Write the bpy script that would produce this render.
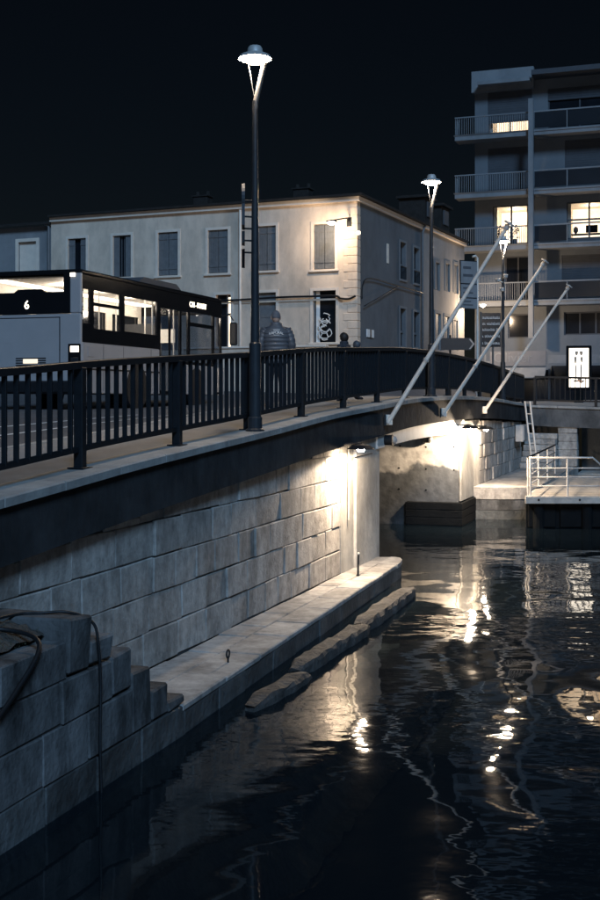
import bpy, math, random
from math import radians, sin, cos, pi, atan2, hypot, tan
from mathutils import Vector, Matrix
random.seed(7)
R = random.uniform
for o in list(bpy.data.objects): bpy.data.objects.remove(o)
scene = bpy.context.scene
COL = scene.collection
# ------------------------------------------------------------------ camera, sky, fill light, exposure
H = 3.3                       # eye height above the water
cam = bpy.data.cameras.new('camera'); camo = bpy.data.objects.new('camera', cam); COL.objects.link(camo)
camo.location = (0, 0, H); camo.rotation_euler = (pi/2, 0, 0)
cam.sensor_fit = 'VERTICAL'; cam.sensor_height = 36; cam.lens = 48
cam.shift_y = -50/900; cam.clip_end = 3000; cam.clip_start = .1
scene.camera = camo
FILL_EL, FILL_AZ = 34, 168          # azimuth the light comes from, degrees clockwise from +Y
w = bpy.data.worlds.new('World'); scene.world = w; w.use_nodes = True
nt = w.node_tree; bg = nt.nodes['Background']
sky = nt.nodes.new('ShaderNodeTexSky'); sky.sky_type = 'NISHITA'; sky.sun_disc = False
sky.sun_elevation = radians(FILL_EL); sky.sun_rotation = radians(FILL_AZ); sky.air_density = 1.0; sky.dust_density = .2; sky.ozone_density = 3
nt.links.new(sky.outputs[0], bg.inputs[0]); bg.inputs[1].default_value = .0008
sl = bpy.data.lights.new('night_fill', 'SUN'); sl.energy = 1.4; sl.angle = radians(14); sl.color = (.36, .63, 1)  # sun lamp added as blue fill in place of unseen town lights
so = bpy.data.objects.new('night_fill', sl); COL.objects.link(so)
az, el = radians(FILL_AZ), radians(FILL_EL)
dv = Vector((sin(az)*cos(el), cos(az)*cos(el), sin(el)))
so.rotation_euler = dv.to_track_quat('Z', 'Y').to_euler()
vs = scene.view_settings; vs.view_transform = 'Standard'; vs.look = 'None'; vs.exposure = .38; vs.gamma = 1; vs.use_curve_mapping = False
scene.render.engine = 'CYCLES'
scene.cycles.max_bounces = 6; scene.cycles.transparent_max_bounces = 12
WARM = (1, .79, .58)

# ------------------------------------------------------------------ helpers
F = 1200.0
def P(px, py, Y): return Vector(((px-300)/F*Y, Y, H+(400-py)/F*Y))
def hit(px, py, O, d):
    """pixel ray meets the vertical plane through O along d: returns (distance along d, z)"""
    k = (px-300)/F
    # O.x + t d.x = k (O.y + t d.y)
    t = (k*O[1]-O[0])/(d[0]-k*d[1])
    Y = O[1]+t*d[1]
    return t, H+(400-py)/F*Y
class MB:
    def __init__(s): s.v = []; s.f = []
    def add(s, vs, fs):
        n = len(s.v); s.v += [tuple(v) for v in vs]; s.f += [tuple(i+n for i in f) for f in fs]; return s
    def box(s, x0, x1, y0, y1, z0, z1):
        return s.add([(x0,y0,z0),(x1,y0,z0),(x1,y1,z0),(x0,y1,z0),(x0,y0,z1),(x1,y0,z1),(x1,y1,z1),(x0,y1,z1)],
                     [(0,3,2,1),(4,5,6,7),(0,1,5,4),(1,2,6,5),(2,3,7,6),(3,0,4,7)])
    def cbox(s, x0, x1, y0, y1, z0, z1, c=.01, j=0):
        """box with chamfered edges; j jitters the corners"""
        if x1 < x0: x0, x1 = x1, x0
        c = min(c, (x1-x0)*.3, (y1-y0)*.3, (z1-z0)*.3)
        vs = []; idx = {}
        for ix in (0,1):
            for iy in (0,1):
                for iz in (0,1):
                    X = (x0,x1)[ix]; Y = (y0,y1)[iy]; Z = (z0,z1)[iz]
                    dx = c if ix == 0 else -c; dy = c if iy == 0 else -c; dz = c if iz == 0 else -c
                    jj = (R(-j,j), R(-j,j), R(-j,j))
                    for a, p in ((0,(X,Y+dy,Z+dz)),(1,(X+dx,Y,Z+dz)),(2,(X+dx,Y+dy,Z))):
                        idx[(ix,iy,iz,a)] = len(vs); vs.append((p[0]+jj[0],p[1]+jj[1],p[2]+jj[2]))
        I = lambda *k: idx[k]
        fs = [(I(0,0,0,0),I(0,0,1,0),I(0,1,1,0),I(0,1,0,0)),(I(1,0,0,0),I(1,1,0,0),I(1,1,1,0),I(1,0,1,0)),
              (I(0,0,0,1),I(1,0,0,1),I(1,0,1,1),I(0,0,1,1)),(I(0,1,0,1),I(0,1,1,1),I(1,1,1,1),I(1,1,0,1)),
              (I(0,0,0,2),I(0,1,0,2),I(1,1,0,2),I(1,0,0,2)),(I(0,0,1,2),I(1,0,1,2),I(1,1,1,2),I(0,1,1,2))]
        for iy in (0,1):
            for iz in (0,1): fs.append((I(0,iy,iz,1),I(1,iy,iz,1),I(1,iy,iz,2),I(0,iy,iz,2)))
        for ix in (0,1):
            for iz in (0,1): fs.append((I(ix,0,iz,0),I(ix,1,iz,0),I(ix,1,iz,2),I(ix,0,iz,2)))
        for ix in (0,1):
            for iy in (0,1): fs.append((I(ix,iy,0,0),I(ix,iy,1,0),I(ix,iy,1,1),I(ix,iy,0,1)))
        for ix in (0,1):
            for iy in (0,1):
                for iz in (0,1): fs.append((I(ix,iy,iz,0),I(ix,iy,iz,1),I(ix,iy,iz,2)))
        return s.add(vs, fs)
    def tube(s, pts, rad, n=10, caps=True):
        pts = [Vector(p) for p in pts]
        if not isinstance(rad, (list, tuple)): rad = [rad]*len(pts)
        rings = []
        up = None
        for i, p in enumerate(pts):
            t = (pts[min(i+1,len(pts)-1)]-pts[max(i-1,0)]).normalized()
            if up is None:
                up = Vector((0,0,1)) if abs(t.z) < .9 else Vector((1,0,0))
            a = (up - t*up.dot(t)).normalized(); up = a; b = t.cross(a)
            rings.append([p+(a*cos(2*pi*k/n)+b*sin(2*pi*k/n))*rad[i] for k in range(n)])
        vs = [v for r in rings for v in r]; fs = []
        for i in range(len(pts)-1):
            for k in range(n):
                fs.append((i*n+k, i*n+(k+1)%n, (i+1)*n+(k+1)%n, (i+1)*n+k))
        if caps:
            fs.append(tuple(reversed(range(n)))); fs.append(tuple((len(pts)-1)*n+k for k in range(n)))
        return s.add(vs, fs)
    def lathe(s, prof, c=(0,0,0), n=20):
        vs = []; fs = []
        for r, z in prof:
            for k in range(n): vs.append((c[0]+r*cos(2*pi*k/n), c[1]+r*sin(2*pi*k/n), c[2]+z))
        for i in range(len(prof)-1):
            for k in range(n): fs.append((i*n+k, i*n+(k+1)%n, (i+1)*n+(k+1)%n, (i+1)*n+k))
        fs.append(tuple(reversed(range(n)))); fs.append(tuple((len(prof)-1)*n+k for k in range(n)))
        return s.add(vs, fs)
    def sweep(s, path, sec, caps=True):
        """section points (y,z) offset at each path point (x,y,z)"""
        n = len(sec); vs = []; fs = []
        for p in path:
            for (a, b) in sec: vs.append((p[0], p[1]+a, p[2]+b))
        for i in range(len(path)-1):
            for k in range(n): fs.append((i*n+k, (i+1)*n+k, (i+1)*n+(k+1)%n, i*n+(k+1)%n))
        if caps:
            fs.append(tuple(range(n))); fs.append(tuple((len(path)-1)*n+k for k in reversed(range(n))))
        return s.add(vs, fs)
    def prism(s, poly, a, b, axis='z'):
        """extrude a 2D polygon between a and b along an axis"""
        n = len(poly)
        m = {'z': lambda p, t: (p[0], p[1], t), 'y': lambda p, t: (p[0], t, p[1]), 'x': lambda p, t: (t, p[0], p[1])}[axis]
        vs = [m(p, a) for p in poly]+[m(p, b) for p in poly]
        fs = [tuple(range(n)), tuple(reversed(range(n, 2*n)))]+[(k, n+k, n+(k+1)%n, (k+1)%n) for k in range(n)]
        return s.add(vs, fs)
    def mesh(s, name, smooth=False):
        me = bpy.data.meshes.new(name); me.from_pydata(s.v, [], s.f); me.validate(); me.update()
        import bmesh
        bm = bmesh.new(); bm.from_mesh(me); bmesh.ops.recalc_face_normals(bm, faces=bm.faces); bm.to_mesh(me); bm.free()
        if smooth: me.shade_smooth()
        return me
    def build(s, name, m, parent=None, smooth=False):
        return link(name, s.mesh(name, smooth), m, parent)
def link(name, me, m, parent=None):
    o = bpy.data.objects.new(name, me); COL.objects.link(o)
    if m and not me.materials: me.materials.append(m)
    if parent: o.parent = parent
    return o
def smooth_by_angle(o, a=35):
    o.data.shade_smooth()
    try: o.data.set_sharp_from_angle(angle=radians(a))
    except Exception: pass
    return o
def tag(o, label, cat=None, group=None):
    o['label'] = label
    if cat: o['category'] = cat
    if group: o['group'] = group
    return o
def thing(name, label, cat, loc=(0,0,0), rz=0, group=None):
    o = bpy.data.objects.new(name, None); COL.objects.link(o); o.empty_display_size = .2
    o.location = loc; o.rotation_euler = (0,0,rz); return tag(o, label, cat, group)
def structure(o): o['kind'] = 'structure'; return o
def lamp(parent, loc, energy, color=WARM, r=.06, spot=None, rot=None, name='light'):
    l = bpy.data.lights.new(name, 'SPOT' if spot else 'POINT'); l.energy = energy; l.color = color; l.shadow_soft_size = r
    if spot: l.spot_size = radians(spot[0]); l.spot_blend = spot[1]
    o = bpy.data.objects.new(name, l); COL.objects.link(o); o.parent = parent; o.location = loc
    if rot: o.rotation_euler = rot
    return o
def text(name, body, size, m, parent, loc, rot, depth=.004, align='CENTER', xs=1.0, spacing=1.0):
    c = bpy.data.curves.new(name, 'FONT'); c.body = body; c.size = size; c.extrude = depth; c.align_x = align; c.align_y = 'CENTER'; c.resolution_u = 2; c.space_character = spacing
    t = bpy.data.objects.new('tmp', c); COL.objects.link(t)
    me = bpy.data.meshes.new_from_object(t.evaluated_get(bpy.context.evaluated_depsgraph_get()))
    bpy.data.objects.remove(t)
    me.materials.clear()
    o = link(name, me, m, parent); o.location = loc; o.rotation_euler = rot; o.scale = (xs, 1, 1); return o
def skin(name, verts, edges, m, parent=None, sub=2, root=0):
    me = bpy.data.meshes.new(name); me.from_pydata([v[:3] for v in verts], edges, []); me.update()
    o = bpy.data.objects.new(name, me); COL.objects.link(o)
    md = o.modifiers.new('skin', 'SKIN'); md.use_smooth_shade = True
    sv = me.skin_vertices[0].data
    for i, v in enumerate(verts):
        r = v[3]; sv[i].radius = r if isinstance(r, tuple) else (r, r); sv[i].use_root = (i == root)
    s2 = o.modifiers.new('sub', 'SUBSURF'); s2.levels = sub; s2.render_levels = sub
    me2 = bpy.data.meshes.new_from_object(o.evaluated_get(bpy.context.evaluated_depsgraph_get()))
    bpy.data.objects.remove(o); me2.materials.clear(); me2.shade_smooth()
    return link(name, me2, m, parent)

# ------------------------------------------------------------------ materials
MATS = {}
def mat(name, col, rough=.8, var=.15, scale=3.0, bump=.3, bscale=25, bdist=.01, metal=0, stain=0, stain_scale=.8, rnd=0, dark=None, spec=.4, coord='pos'):
    if name in MATS: return MATS[name]
    m = bpy.data.materials.new(name); m.use_nodes = True; t = m.node_tree; n = t.nodes; L = t.links
    b = n['Principled BSDF']; b.inputs['Roughness'].default_value = rough; b.inputs['Metallic'].default_value = metal
    b.inputs['Specular IOR Level'].default_value = spec
    geo = n.new('ShaderNodeNewGeometry') if coord == 'pos' else n.new('ShaderNodeTexCoord')
    co = geo.outputs['Position'] if coord == 'pos' else geo.outputs['Object']
    if isinstance(col, (int, float)): col = (col, col, col)
    nz = n.new('ShaderNodeTexNoise'); nz.inputs['Scale'].default_value = scale; nz.inputs['Detail'].default_value = 6; nz.inputs['Roughness'].default_value = .65
    L.new(co, nz.inputs['Vector'])
    mr = n.new('ShaderNodeMapRange'); mr.inputs['From Min'].default_value = .25; mr.inputs['From Max'].default_value = .75
    mr.inputs['To Min'].default_value = 1-var; mr.inputs['To Max'].default_value = 1+var
    L.new(nz.outputs['Fac'], mr.inputs['Value'])
    fac = mr.outputs[0]
    if rnd:
        oi = n.new('ShaderNodeObjectInfo'); m2 = n.new('ShaderNodeMapRange'); m2.inputs['To Min'].default_value = 1-rnd; m2.inputs['To Max'].default_value = 1+rnd
        L.new(oi.outputs['Random'], m2.inputs['Value'])
        mu = n.new('ShaderNodeMath'); mu.operation = 'MULTIPLY'; L.new(fac, mu.inputs[0]); L.new(m2.outputs[0], mu.inputs[1]); fac = mu.outputs[0]
    if stain:
        s = n.new('ShaderNodeTexNoise'); s.inputs['Scale'].default_value = stain_scale; s.inputs['Detail'].default_value = 8; s.inputs['Roughness'].default_value = .7
        mp = n.new('ShaderNodeMapping'); mp.inputs['Scale'].default_value = (1, 1, .45); L.new(co, mp.inputs['Vector']); L.new(mp.outputs[0], s.inputs['Vector'])
        cr = n.new('ShaderNodeMapRange'); cr.inputs['From Min'].default_value = .42; cr.inputs['From Max'].default_value = .62
        cr.inputs['To Min'].default_value = 1; cr.inputs['To Max'].default_value = 1-stain
        L.new(s.outputs['Fac'], cr.inputs['Value'])
        mu = n.new('ShaderNodeMath'); mu.operation = 'MULTIPLY'; L.new(fac, mu.inputs[0]); L.new(cr.outputs[0], mu.inputs[1]); fac = mu.outputs[0]
    hsv = n.new('ShaderNodeVectorMath'); hsv.operation = 'SCALE'; hsv.inputs[0].default_value = col; L.new(fac, hsv.inputs['Scale'])
    L.new(hsv.outputs[0], b.inputs['Base Color'])
    if bump:
        bz = n.new('ShaderNodeTexNoise'); bz.inputs['Scale'].default_value = bscale; bz.inputs['Detail'].default_value = 5; L.new(co, bz.inputs['Vector'])
        bp = n.new('ShaderNodeBump'); bp.inputs['Strength'].default_value = bump; bp.inputs['Distance'].default_value = bdist
        L.new(bz.outputs['Fac'], bp.inputs['Height']); L.new(bp.outputs[0], b.inputs['Normal'])
    MATS[name] = m; return m
def emis(name, col, s, var=0, scale=3):
    if name in MATS: return MATS[name]
    m = bpy.data.materials.new(name); m.use_nodes = True; t = m.node_tree; n = t.nodes
    b = n['Principled BSDF']; b.inputs['Base Color'].default_value = (*[c*.6 for c in col], 1)
    b.inputs['Emission Color'].default_value = (*col, 1); b.inputs['Emission Strength'].default_value = s
    if var:
        geo = n.new('ShaderNodeNewGeometry'); nz = n.new('ShaderNodeTexNoise'); nz.inputs['Scale'].default_value = scale; nz.inputs['Detail'].default_value = 2
        t.links.new(geo.outputs['Position'], nz.inputs['Vector'])
        mr = n.new('ShaderNodeMapRange'); mr.inputs['From Min'].default_value = .3; mr.inputs['From Max'].default_value = .7; mr.inputs['To Min'].default_value = s*(1-var); mr.inputs['To Max'].default_value = s*(1+var)
        t.links.new(nz.outputs['Fac'], mr.inputs['Value']); t.links.new(mr.outputs[0], b.inputs['Emission Strength'])
    MATS[name] = m; return m
def glass(name, tint=(.85,.88,.9), rough=.02, ior=1.45):
    if name in MATS: return MATS[name]
    m = bpy.data.materials.new(name); m.use_nodes = True; t = m.node_tree; n = t.nodes; n.remove(n['Principled BSDF'])
    tr = n.new('ShaderNodeBsdfTransparent'); tr.inputs[0].default_value = (*tint, 1)
    gl = n.new('ShaderNodeBsdfGlossy'); gl.inputs['Roughness'].default_value = rough
    lw_ = n.new('ShaderNodeLayerWeight'); lw_.inputs[0].default_value = .5
    pw = n.new('ShaderNodeMath'); pw.operation = 'POWER'; pw.inputs[1].default_value = 5; t.links.new(lw_.outputs['Facing'], pw.inputs[0])
    fr = n.new('ShaderNodeMath'); fr.operation = 'MULTIPLY_ADD'; fr.inputs[1].default_value = .85; fr.inputs[2].default_value = .04; t.links.new(pw.outputs[0], fr.inputs[0])
    geo = n.new('ShaderNodeNewGeometry'); nz = n.new('ShaderNodeTexNoise'); nz.inputs['Scale'].default_value = 1.5
    t.links.new(geo.outputs['Position'], nz.inputs['Vector'])
    bp = n.new('ShaderNodeBump'); bp.inputs['Strength'].default_value = .15; bp.inputs['Distance'].default_value = .02
    t.links.new(nz.outputs[0], bp.inputs['Height']); t.links.new(bp.outputs[0], gl.inputs['Normal'])
    mx = n.new('ShaderNodeMixShader'); t.links.new(fr.outputs[0], mx.inputs[0]); t.links.new(tr.outputs[0], mx.inputs[1]); t.links.new(gl.outputs[0], mx.inputs[2])
    t.links.new(mx.outputs[0], n['Material Output'].inputs[0]); MATS[name] = m; return m
def water_mat():
    m = bpy.data.materials.new('water'); m.use_nodes = True; t = m.node_tree; n = t.nodes; n.remove(n['Principled BSDF']); L = t.links
    tr = n.new('ShaderNodeBsdfTransparent'); tr.inputs[0].default_value = (.52,.60,.64,1)
    gl = n.new('ShaderNodeBsdfGlossy'); gl.inputs['Roughness'].default_value = .015
    g2_ = n.new('ShaderNodeBsdfGlossy'); g2_.inputs['Roughness'].default_value = .055
    df = n.new('ShaderNodeBsdfDiffuse'); df.inputs[0].default_value = (.014,.026,.038,1)
    fr = n.new('ShaderNodeFresnel'); fr.inputs[0].default_value = 1.45
    geo = n.new('ShaderNodeNewGeometry')
    def noise(scale, detail, rot, sx=1):
        mp = n.new('ShaderNodeMapping'); mp.inputs['Rotation'].default_value = (0,0,radians(rot)); mp.inputs['Scale'].default_value = (sx,1,1)
        L.new(geo.outputs['Position'], mp.inputs['Vector'])
        z = n.new('ShaderNodeTexNoise'); z.inputs['Scale'].default_value = scale; z.inputs['Detail'].default_value = detail; z.inputs['Roughness'].default_value = .4
        L.new(mp.outputs[0], z.inputs['Vector']); return z.outputs['Fac']
    def mul(a, k):
        q = n.new('ShaderNodeMath'); q.operation = 'MULTIPLY'; L.new(a, q.inputs[0]); q.inputs[1].default_value = k; return q.outputs[0]
    def add(a, b):
        q = n.new('ShaderNodeMath'); q.operation = 'ADD'; L.new(a, q.inputs[0]); L.new(b, q.inputs[1]); return q.outputs[0]
    # patches of ripple: waves are not equally rough everywhere
    pt = noise(.22, 1, 20); mr = n.new('ShaderNodeMapRange'); mr.inputs['From Min'].default_value = .34; mr.inputs['From Max'].default_value = .58; L.new(pt, mr.inputs['Value'])
    fine = n.new('ShaderNodeMath'); fine.operation = 'MULTIPLY'; L.new(mul(noise(4.6, 2, 10, .7), .006), fine.inputs[0]); L.new(mr.outputs[0], fine.inputs[1])
    h = add(add(mul(noise(.5, .3, 15), .05), mul(noise(1.5, .5, -25), .011)), fine.outputs[0])
    bp = n.new('ShaderNodeBump'); bp.inputs['Strength'].default_value = 1; bp.inputs['Distance'].default_value = 1
    L.new(h, bp.inputs['Height']); L.new(bp.outputs[0], gl.inputs['Normal']); L.new(bp.outputs[0], fr.inputs['Normal']); L.new(bp.outputs[0], g2_.inputs['Normal'])
    mg = n.new('ShaderNodeMixShader'); mg.inputs[0].default_value = .16; L.new(gl.outputs[0], mg.inputs[1]); L.new(g2_.outputs[0], mg.inputs[2])
    mb = n.new('ShaderNodeMixShader'); mb.inputs[0].default_value = .35; L.new(tr.outputs[0], mb.inputs[1]); L.new(df.outputs[0], mb.inputs[2])
    mx = n.new('ShaderNodeMixShader'); L.new(fr.outputs[0], mx.inputs[0]); L.new(mb.outputs[0], mx.inputs[1]); L.new(mg.outputs[0], mx.inputs[2])
    L.new(mx.outputs[0], n['Material Output'].inputs[0]); return m
def damp_concrete():
    """cast concrete with a tide stain: irregular dark growth below a ragged line"""
    m = bpy.data.materials.new('damp_concrete'); m.use_nodes = True; t = m.node_tree; n = t.nodes; L = t.links; b = n['Principled BSDF']
    b.inputs['Roughness'].default_value = .85
    geo = n.new('ShaderNodeNewGeometry'); sp = n.new('ShaderNodeSeparateXYZ'); L.new(geo.outputs['Position'], sp.inputs[0])
    z1 = n.new('ShaderNodeTexNoise'); z1.inputs['Scale'].default_value = .9; z1.inputs['Detail'].default_value = 7; L.new(geo.outputs['Position'], z1.inputs['Vector'])
    a = n.new('ShaderNodeMath'); a.operation = 'MULTIPLY_ADD'; L.new(z1.outputs['Fac'], a.inputs[0]); a.inputs[1].default_value = -1.5; L.new(sp.outputs['Z'], a.inputs[2])
    r = n.new('ShaderNodeMapRange'); r.inputs['From Min'].default_value = .62; r.inputs['From Max'].default_value = .72; L.new(a.outputs[0], r.inputs['Value'])
    c = n.new('ShaderNodeMix'); c.data_type = 'RGBA'; c.inputs[6].default_value = (.085,.09,.095,1); c.inputs[7].default_value = (.42,.40,.37,1); L.new(r.outputs[0], c.inputs[0])
    z2 = n.new('ShaderNodeTexNoise'); z2.inputs['Scale'].default_value = 5; z2.inputs['Detail'].default_value = 8; L.new(geo.outputs['Position'], z2.inputs['Vector'])
    mr = n.new('ShaderNodeMapRange'); mr.inputs['From Min'].default_value = .3; mr.inputs['From Max'].default_value = .7; mr.inputs['To Min'].default_value = .65; mr.inputs['To Max'].default_value = 1.2; L.new(z2.outputs['Fac'], mr.inputs['Value'])
    s = n.new('ShaderNodeVectorMath'); s.operation = 'SCALE'; L.new(c.outputs[2], s.inputs[0]); L.new(mr.outputs[0], s.inputs['Scale']); L.new(s.outputs[0], b.inputs['Base Color'])
    bp = n.new('ShaderNodeBump'); bp.inputs['Strength'].default_value = .5; bp.inputs['Distance'].default_value = .03; L.new(z2.outputs['Fac'], bp.inputs['Height']); L.new(bp.outputs[0], b.inputs['Normal'])
    MATS['damp'] = m; return m
M_stone = mat('limestone', (.43,.40,.365), .88, .34, 8, .8, 26, .009, stain=.45, stain_scale=2.0, rnd=.15, spec=.2)
M_stone2 = mat('quay_stone', (.17,.17,.17), .9, .45, 2.2, .8, 22, .012, stain=.7, stain_scale=1.6, rnd=.25, spec=.15)
M_wet = mat('wet_stone', (.10,.105,.105), .6, .4, 3, .9, 10, .03, stain=.5, rnd=.2)
M_joint = mat('mortar', (.07,.07,.07), .95, .3, 6, .5, 20, .02)
M_slab = mat('paving_slab', (.40,.38,.355), .88, .32, 5, .6, 20, .01, stain=.45, stain_scale=1.6, rnd=.12)
M_coping = mat('coping_concrete', (.36,.35,.33), .85, .2, 4, .5, 18, .012, stain=.3, rnd=.08)
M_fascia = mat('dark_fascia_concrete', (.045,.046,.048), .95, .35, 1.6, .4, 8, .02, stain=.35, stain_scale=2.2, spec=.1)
M_girder = mat('pale_girder_paint', (.62,.60,.56), .6, .12, 3, .25, 10, .01, stain=.2)
M_conc = mat('pale_concrete', (.46,.44,.40), .85, .2, 2.5, .5, 9, .02, stain=.4, stain_scale=1.1)
M_damp = damp_concrete()
M_iron = mat('dark_painted_metal', (.010,.012,.015), .5, .3, 12, .15, 60, .004, spec=.3)
M_pole = mat('lamp_post_paint', (.03,.033,.038), .4, .25, 8, .1, 40, .003)
M_polelit = mat('lamplit_arm', (.14,.135,.13), .5, .15, 8, .1, 40, .003, metal=.2)  # paler pole tone, lamplight on the arm put into the colour
M_mast = mat('cream_mast_paint', (.74,.68,.60), .5, .15, 5, .2, 30, .004)
M_asph = mat('asphalt', (.10,.10,.105), .85, .25, 1.2, .5, 60, .008)
M_pave = mat('sidewalk', (.24,.235,.23), .85, .2, 1.5, .4, 40, .008)
M_paint = mat('road_paint', (.7,.7,.68), .7, .2, 8, .2, 50, .003)
M_bed = mat('canal_bed', (.03,.034,.034), .9, .5, 1.5, .6, 5, .05)
M_earth = mat('earth', (.085,.075,.065), .95, .5, 9, 1, 25, .05)
M_grass = mat('dry_weeds', (.10,.10,.06), .9, .4, 20, 0)
M_hose = mat('black_rubber', (.012,.013,.015), .5, .3, 30, .1, 80, .003)
M_wood = mat('weathered_timber', (.085,.08,.075), .85, .45, 5, 1, 14, .03, stain=.6, stain_scale=2.5, rnd=.12)
M_deck = mat('deck_boards', (.38,.35,.31), .8, .25, 5, .4, 20, .01, rnd=.15)
M_black = mat('black_timber', (.008,.009,.010), .95, .3, 4, .4, 14, .02, spec=.08)
M_rail = mat('grey_galvanised', (.5,.49,.47), .5, .15, 8, .2, 40, .004, metal=.2)
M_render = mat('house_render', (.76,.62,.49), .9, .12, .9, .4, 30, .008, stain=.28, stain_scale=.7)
M_render_side = mat('render_shaded', (.13,.14,.15), .9, .16, .9, .5, 25, .012, stain=.25, stain_scale=.5)  # render darkened and blued: the side's shade is put into the colour
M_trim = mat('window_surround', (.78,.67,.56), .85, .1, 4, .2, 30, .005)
M_trim2 = mat('surround_shaded', (.19,.195,.2), .9, .1, 4, .2, 30, .005)  # surround darkened to go with the shade painted into the side wall
M_shut = mat('shutter_paint', (.16,.165,.17), .6, .2, 6, .2, 30, .004, rnd=.12)
M_dkglass = mat('dark_window', (.012,.014,.018), .12, .3, 1, 0)
M_tile = mat('roof_tile', (.035,.032,.03), .95, .3, 4, .4, 20, .02, spec=.1)
M_apt = mat('apartment_render', (.17,.185,.20), .9, .14, .6, .3, 25, .01, stain=.15, stain_scale=.3)
M_apt2 = mat('apartment_band', (.25,.26,.27), .85, .12, 1, .3, 25, .01, stain=.2, stain_scale=.7)
M_aptdk = mat('roller_blind', (.075,.08,.09), .8, .12, 2, .1, 30, .004)
M_smoke = mat('smoked_panel', (.02,.024,.03), .3, .2, 1, 0)
M_buspaint = mat('bus_silver', (.40,.40,.41), .35, .06, 2, .03, 30, .002, metal=.2)
M_busblack = mat('bus_black_glass', (.008,.009,.011), .1, .1, 2, 0, spec=.25)
M_busin = mat('bus_interior', (.62,.58,.52), .7, .1, 3, 0)
M_tyre = mat('tyre', (.015,.015,.016), .8, .2, 20, .3, 60, .005)
M_rim = mat('wheel_rim', (.35,.35,.36), .4, .1, 8, 0, metal=.6)
M_seat = mat('seat_fabric', (.10,.11,.14), .9, .3, 12, .2, 60, .003)
M_jacket = mat('puffer_jacket', (.065,.075,.09), .5, .25, 10, .3, 30, .008, coord='obj')
M_cloth = mat('dark_trousers', (.03,.034,.045), .9, .25, 14, .3, 40, .005)
M_skin = mat('skin', (.42,.30,.24), .55, .08, 14, .1, 60, .002)
M_cap = mat('cap_cloth', (.10,.11,.13), .85, .2, 20, .2, 60, .003)
M_hair = mat('dark_hair', (.015,.013,.012), .6, .3, 30, .5, 60, .006)
M_white = mat('white_print', (.75,.75,.73), .7, .05, 10, 0)
M_glass = glass('window_glass'); M_tint = glass('bus_glass', (.75,.77,.8))
E_lamp = emis('street_lamp_glow', (1,.78,.55), 28)
E_bulk = emis('bulkhead_glow', (1,.80,.58), 350)
E_lan = emis('lantern_glow', (1,.80,.58), 30)
E_room = emis('lit_room', (1,.76,.52), 1.7, .35, 1.1)
E_strip = emis('bus_light_strip', (1,.86,.68), 5)
E_amber = emis('led_sign', (1,.85,.65), 4)
E_tail = emis('tail_lamp', (1,.85,.65), 3.5)
E_poster = emis('poster_light', (1,.86,.68), 2.2)

# ------------------------------------------------------------------ bridge frame: x runs along the bridge, +y is inland, -y is over the canal
TH = math.atan(.325); C, S = cos(TH), sin(TH)
BO = Vector((-6.045, 0, 0)); BRZ = pi/2-TH
BD = Vector((S, C, 0)); BN = Vector((-C, S, 0))
def B(s, v, z): return BO+BD*s+BN*v+Vector((0,0,z))
def s_of(px, v=0):
    """distance along the bridge where the vertical line at offset v shows at column px"""
    k = (px-300)/F; O = BO+BN*v
    return (k*O.y-O.x)/(BD.x-k*BD.y)
def z_of(py, s, v=0): return H+(400-py)/F*B(s,v,0).y
EDGE = [(0,508),(41,496.5),(130,471),(190,455.5),(270,435.5),(335,418),(377.5,409.5),(420,401.5),(464,399),(497,401)]   # where the lower lip of the coping shows
HP = [(2,-1.5),(8,-1.03)]+[(s_of(px,-.2), z_of(py,s_of(px,-.2),-.2)-H+.08) for px, py in EDGE]+[(43,-.08),(47,-.16),(52,-.2),(60,-.1),(70,0),(2000,0)]
def hz(s):
    """level of the bridge edge, smooth through the measured points"""
    for i in range(len(HP)-1):
        if s <= HP[i+1][0]:
            (x0,y0),(x1,y1) = HP[i],HP[i+1]
            t = min(1,max(0,(s-x0)/(x1-x0)))
            m0 = (y1-HP[i-1][1])/(x1-HP[i-1][0]) if i > 0 else (y1-y0)/(x1-x0)
            m1 = (HP[i+2][1]-y0)/(HP[i+2][0]-x0) if i+2 < len(HP) else 0
            d = x1-x0
            return H+(2*t**3-3*t*t+1)*y0+(t**3-2*t*t+t)*d*m0+(-2*t**3+3*t*t)*y1+(t**3-t*t)*d*m1
    return H
def sm(a, b, x):
    t = min(1,max(0,(x-a)/(b-a))); return t*t*(3-2*t)
def ground(s, v):
    r = H-.46+.26*sm(14,27,s)+.2*sm(27,38,s)+1.2*sm(38,56,s)*sm(-2,12,v)
    wgt = sm(2.4,6,v)
    if v < 0: return H-.2+.2*sm(50,62,s)-.03*min(10,-v)*(1-sm(50,62,s))
    return (hz(s)-.01)*(1-wgt)+r*wgt-.13*sm(2.2,2.25,v)*(1-sm(4,7,v))
def arange(a, b, d):
    n = max(1,round((b-a)/d)); return [a+(b-a)*i/n for i in range(n+1)]
def frame(o): o.location = BO; o.rotation_euler = (0,0,BRZ); return o
# ------------------------------------------------------------------ setting: canal bed, water, ground
m = MB(); m.add([(-60,-40,-1.6),(90,-40,-1.6),(90,60,-1.6),(-60,60,-1.6)],[(0,1,2,3)]); structure(m.build('canal_bed', M_bed))
m = MB(); m.add([(-60,-40,0),(90,-40,0),(90,60,0),(-60,60,0)],[(0,1,2,3)]); structure(m.build('water', water_mat()))
def sheet(ss, vs_, fn, name, mt):
    m = MB(); n = len(vs_); V = []; Fc = []
    for s in ss:
        for v in vs_: V.append((s, v, fn(s, v)))
    for i in range(len(ss)-1):
        for k in range(n-1): Fc.append((i*n+k, (i+1)*n+k, (i+1)*n+k+1, i*n+k+1))
    m.add(V, Fc); o = frame(m.build(name, mt, smooth=True)); return structure(o)
SS = arange(2,60,.6)+[64,70,80,100,140,200,400,900]
sheet(SS, [.34,.8,1.4,2.0,2.2], ground, 'sidewalk', M_pave)
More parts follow.
